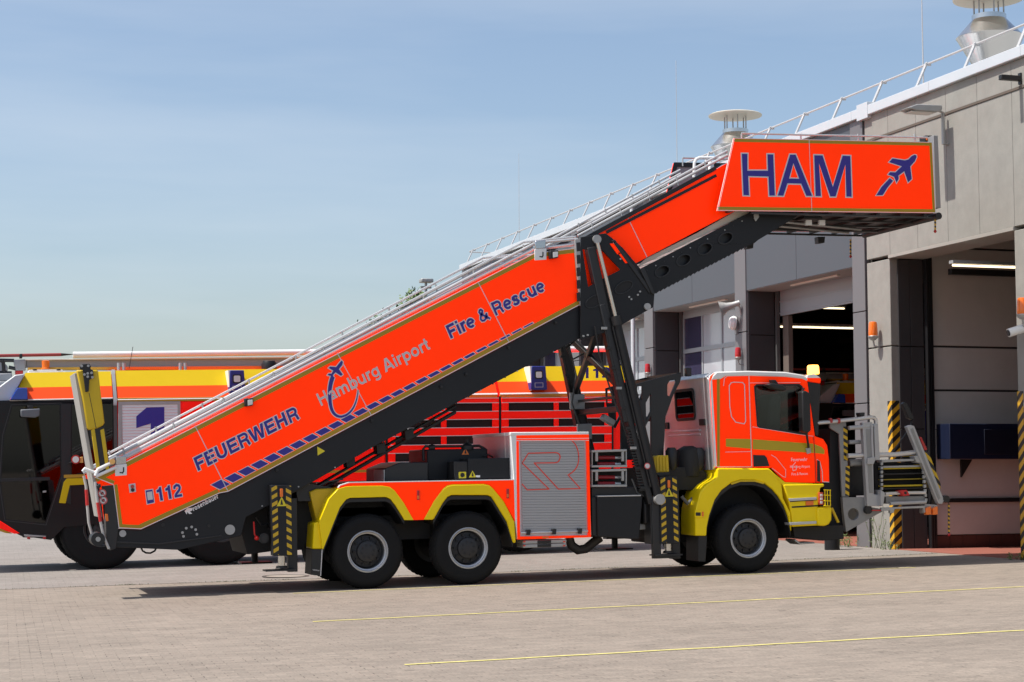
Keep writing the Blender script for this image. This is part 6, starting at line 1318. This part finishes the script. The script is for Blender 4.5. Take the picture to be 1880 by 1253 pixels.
quad('band_line', white, [(xa_, -.01, zc-.012), (xb2, -.01, zc), (xb2, -.004, zc+.012), (xa_, -.004, zc+.0)])
MB().prism([(xa_, zc-.02), (xb2, zc-.02), (xb2, zct-.02), (xa3, zct-.02)], .34, BW-.34).build('cab_roof', white, bt, bevel=.02)
MB().prism([(xa_-.5, zc-.05), (xa_, zc-.05), (xa3-.02, zct-.03), (xa3-.2, zct-.05), (xa_-.3, zc+.16)], .10, BW-.10).build('nose_cap', mat('nose_grey', (.50, .53, .56), .4), bt, bevel=.02)
quad('far_band', yellow2, [(xa_, BW-.30, zc), (xb2, BW-.30, zc), (xb2, BW-.345, zct), (xa3, BW-.345, zct)])
o = MB().prism(B.py(w1((132, 722), (175, 650), (222, 575), (348, 575), (355, 730), (135, 735)), -.06), -.06, .22).build('corner_beacon', bluel, bt, bevel=.02)
MB().prism(B.py(w1((130, 722), (357, 720), (357, 732), (130, 734)), -.07), -.07, .2).build('beacon_base', black, o)
o = bpart('roof_lamp_base', white, w1((355, 378), (372, 345), (800, 340), (808, 362), (850, 372), (850, 382)), .45, 1.6, bevel=.015)
for a_ in (445, 750): bpart('roof_lamp', black, w1((a_-30, 340), (a_-20, 332), (a_+25, 332), (a_+28, 350), (a_-20, 352)), .43, .6, parent=o, bevel=.008)
p = BP(*w1((585, 338))[0], .6); MB().lathe([(.085, 0), (.085, .02), (.07, .03), (.075, .16), (.06, .17), (.01, .172)], p, (0, 0, 1), 20).build('amber_beacon', amber, o)
# wheel arch, front corner, lamp
bpart('wheel_arch_trim', yellow2, z1((283, 793), (305, 693), (320, 675), (408, 673), (408, 705), (335, 708), (315, 795)), .0, .3, bevel=.01); bpart('wheel_arch_line', mat('ochre_line', (.50, .28, .02), .5), z1((306, 658), (408, 655), (408, 671), (306, 673)), .0, .3)
bpart('front_corner', red, z1((-70, 850), (0, 878), (95, 938), (70, 941), (0, 915), (-70, 880)), -.01, .4); bpart('front_corner_line', mat('ochre_line', (.50, .28, .02), .5), z1((-70, 882), (0, 915), (60, 940), (30, 938), (-70, 905)), -.012, .4)
o = MB().cyl(BP(139, 844, -.16), BP(139, 844, -.10), .085, n=20).build('round_marker', redlamp, bt); MB().cyl(BP(139, 844, -.17), BP(139, 844, -.155), .06, n=20).build('marker_lens', clear, o); MB().tube([BP(139, 846, -.1), BP(128, 850, -.02), BP(118, 856, .05)], .012).build('marker_arm', black, o)
bpart('marker_lamp', mat('amber_small', (.9, .5, .15), .2), [(146, 840), (152, 839), (153, 850), (147, 850)], -.12, -.04)
o = bpart('cab_step', black, z1((110, 940), (225, 945), (225, 960), (110, 958)), .0, .5); bpart('step_strip', galv, z1((115, 944), (220, 950), (220, 956), (118, 954)), -.01, .0, parent=o)
for a_ in (130, 205): bpart('step_reflector', redlamp, z1((a_, 955), (a_+15, 955), (a_+15, 968), (a_, 966)), -.012, .05, parent=o)
MB().prism(B.py([(118, 960), (207, 955), (262, 880), (330, 880), (345, 985), (330, 1000), (270, 1000)], .7), .7, 2.2).build('underbody', dark, bt)
bpart('arch_inner', black, [(105, 920), (118, 875), (300, 868), (330, 990), (300, 985), (262, 905), (130, 905), (112, 968)], .35, .5); bpart('side_skirt', dark, [(300, 880), (470, 872), (1165, 862), (1165, 940), (480, 960), (480, 990), (330, 990)], .12, .4)
# roof boom (elevating arm with nozzle), beam and rails
zr_ = B.y(300, 653, .9)[1]
bm_ = MB().tube([BP(134, 652, 1.0), BP(140, 652, 1.0), BP(1120, 641, 1.0)], .062, 12).build('roof_boom', mat('boom_white', (.74, .75, .74), .4), bt)
o = MB().tube([BP(-60, 654.5, .98), BP(112, 651.5, .98)], .032, 10).build('piercing_lance', mat('lance_red', (.28, .03, .03), .5), bm_); MB().cyl(BP(110, 651.6, .98), BP(136, 651, .98), .032, .004, n=10).build('lance_tip', black, bm_)
bpart('lance_clip', black, [(36, 650), (41, 650), (41, 658), (36, 658)], .9, 1.06, parent=bm_)
bpart('boom_beam', mat('beam_grey', (.36, .38, .41), .45, metal=.2), [(48, 661.5), (700, 655), (700, 675), (48, 675.5)], 1.1, 1.35, bevel=.01); bpart('boom_beam_edge', white, [(44, 660), (700, 653.5), (700, 656), (44, 662)], 1.02, 1.3, bevel=.004)
bpart('roof_ledge', mat('ochre_line', (.50, .28, .02), .5), [(52, 675), (700, 671), (700, 679), (52, 679)], .7, 1.0, bevel=0)
for a_ in (218, 331): 
    for k in range(2): p = BP(a_+k*9, 680, .42); MB().cyl(p, p+Vector((0, 0, .14)), .035, n=12).build('roof_vent_cap', alu, bt)
p = BP(494, 678, .5); MB().lathe([(.15, 0), (.15, .1), (.12, .16), (.02, .17)], p, (0, 0, 1), 18).build('roof_dome', anthr, bt)
p = BP(237, 678, .7); MB().cyl(p, BP(244, 637, .7), .006, n=5).build('whip_antenna', black, bt)
# nozzle head and machinery at the front of the roof
mg = mat('machine_grey', (.30, .31, .33), .45, metal=.3)
bpart('nozzle_block', mg, w1((175, 215), (325, 210), (330, 350), (200, 355)), .95, 1.3, bevel=.015); bpart('nozzle_lamp', redlamp, w1((190, 355), (300, 350), (290, 440), (205, 455)), .95, 1.15, bevel=.02)
for pts in (w1((-60, 220), (180, 225)), w1((-60, 380), (150, 385)), w1((40, 220), (60, 480)), w1((110, 310), (200, 330))): MB().tube([BP(*p_, 1.0) for p_ in pts], .035, 8).build('nozzle_pipe', blackm, bt)
bpart('nozzle_body', mg, w1((-60, 390), (155, 385), (160, 470), (90, 490), (-60, 490)), .9, 1.3, bevel=.02); bpart('nozzle_plate', mg, w1((-60, 240), (40, 235), (100, 300), (100, 360), (-60, 370)), 1.0, 1.2, bevel=.02); bpart('nozzle_foot', mg, w1((-60, 490), (120, 490), (140, 560), (-60, 590)), .8, 1.3, bevel=.02)
MB().tube([BP(*p_, .7) for p_ in w1((-40, 600), (60, 605), (170, 560), (260, 480))], .02).build('roof_hose', black, bt)

# a second tender stands in the hall, seen through the open door
t2 = copy_tree(bt); t2.location = (14.55+2.05, 13.35, ZF+.012); t2.rotation_euler = (0, 0, 0)
tag(t2, 'second crash tender standing in the dark hall behind the open door', 'fire truck')
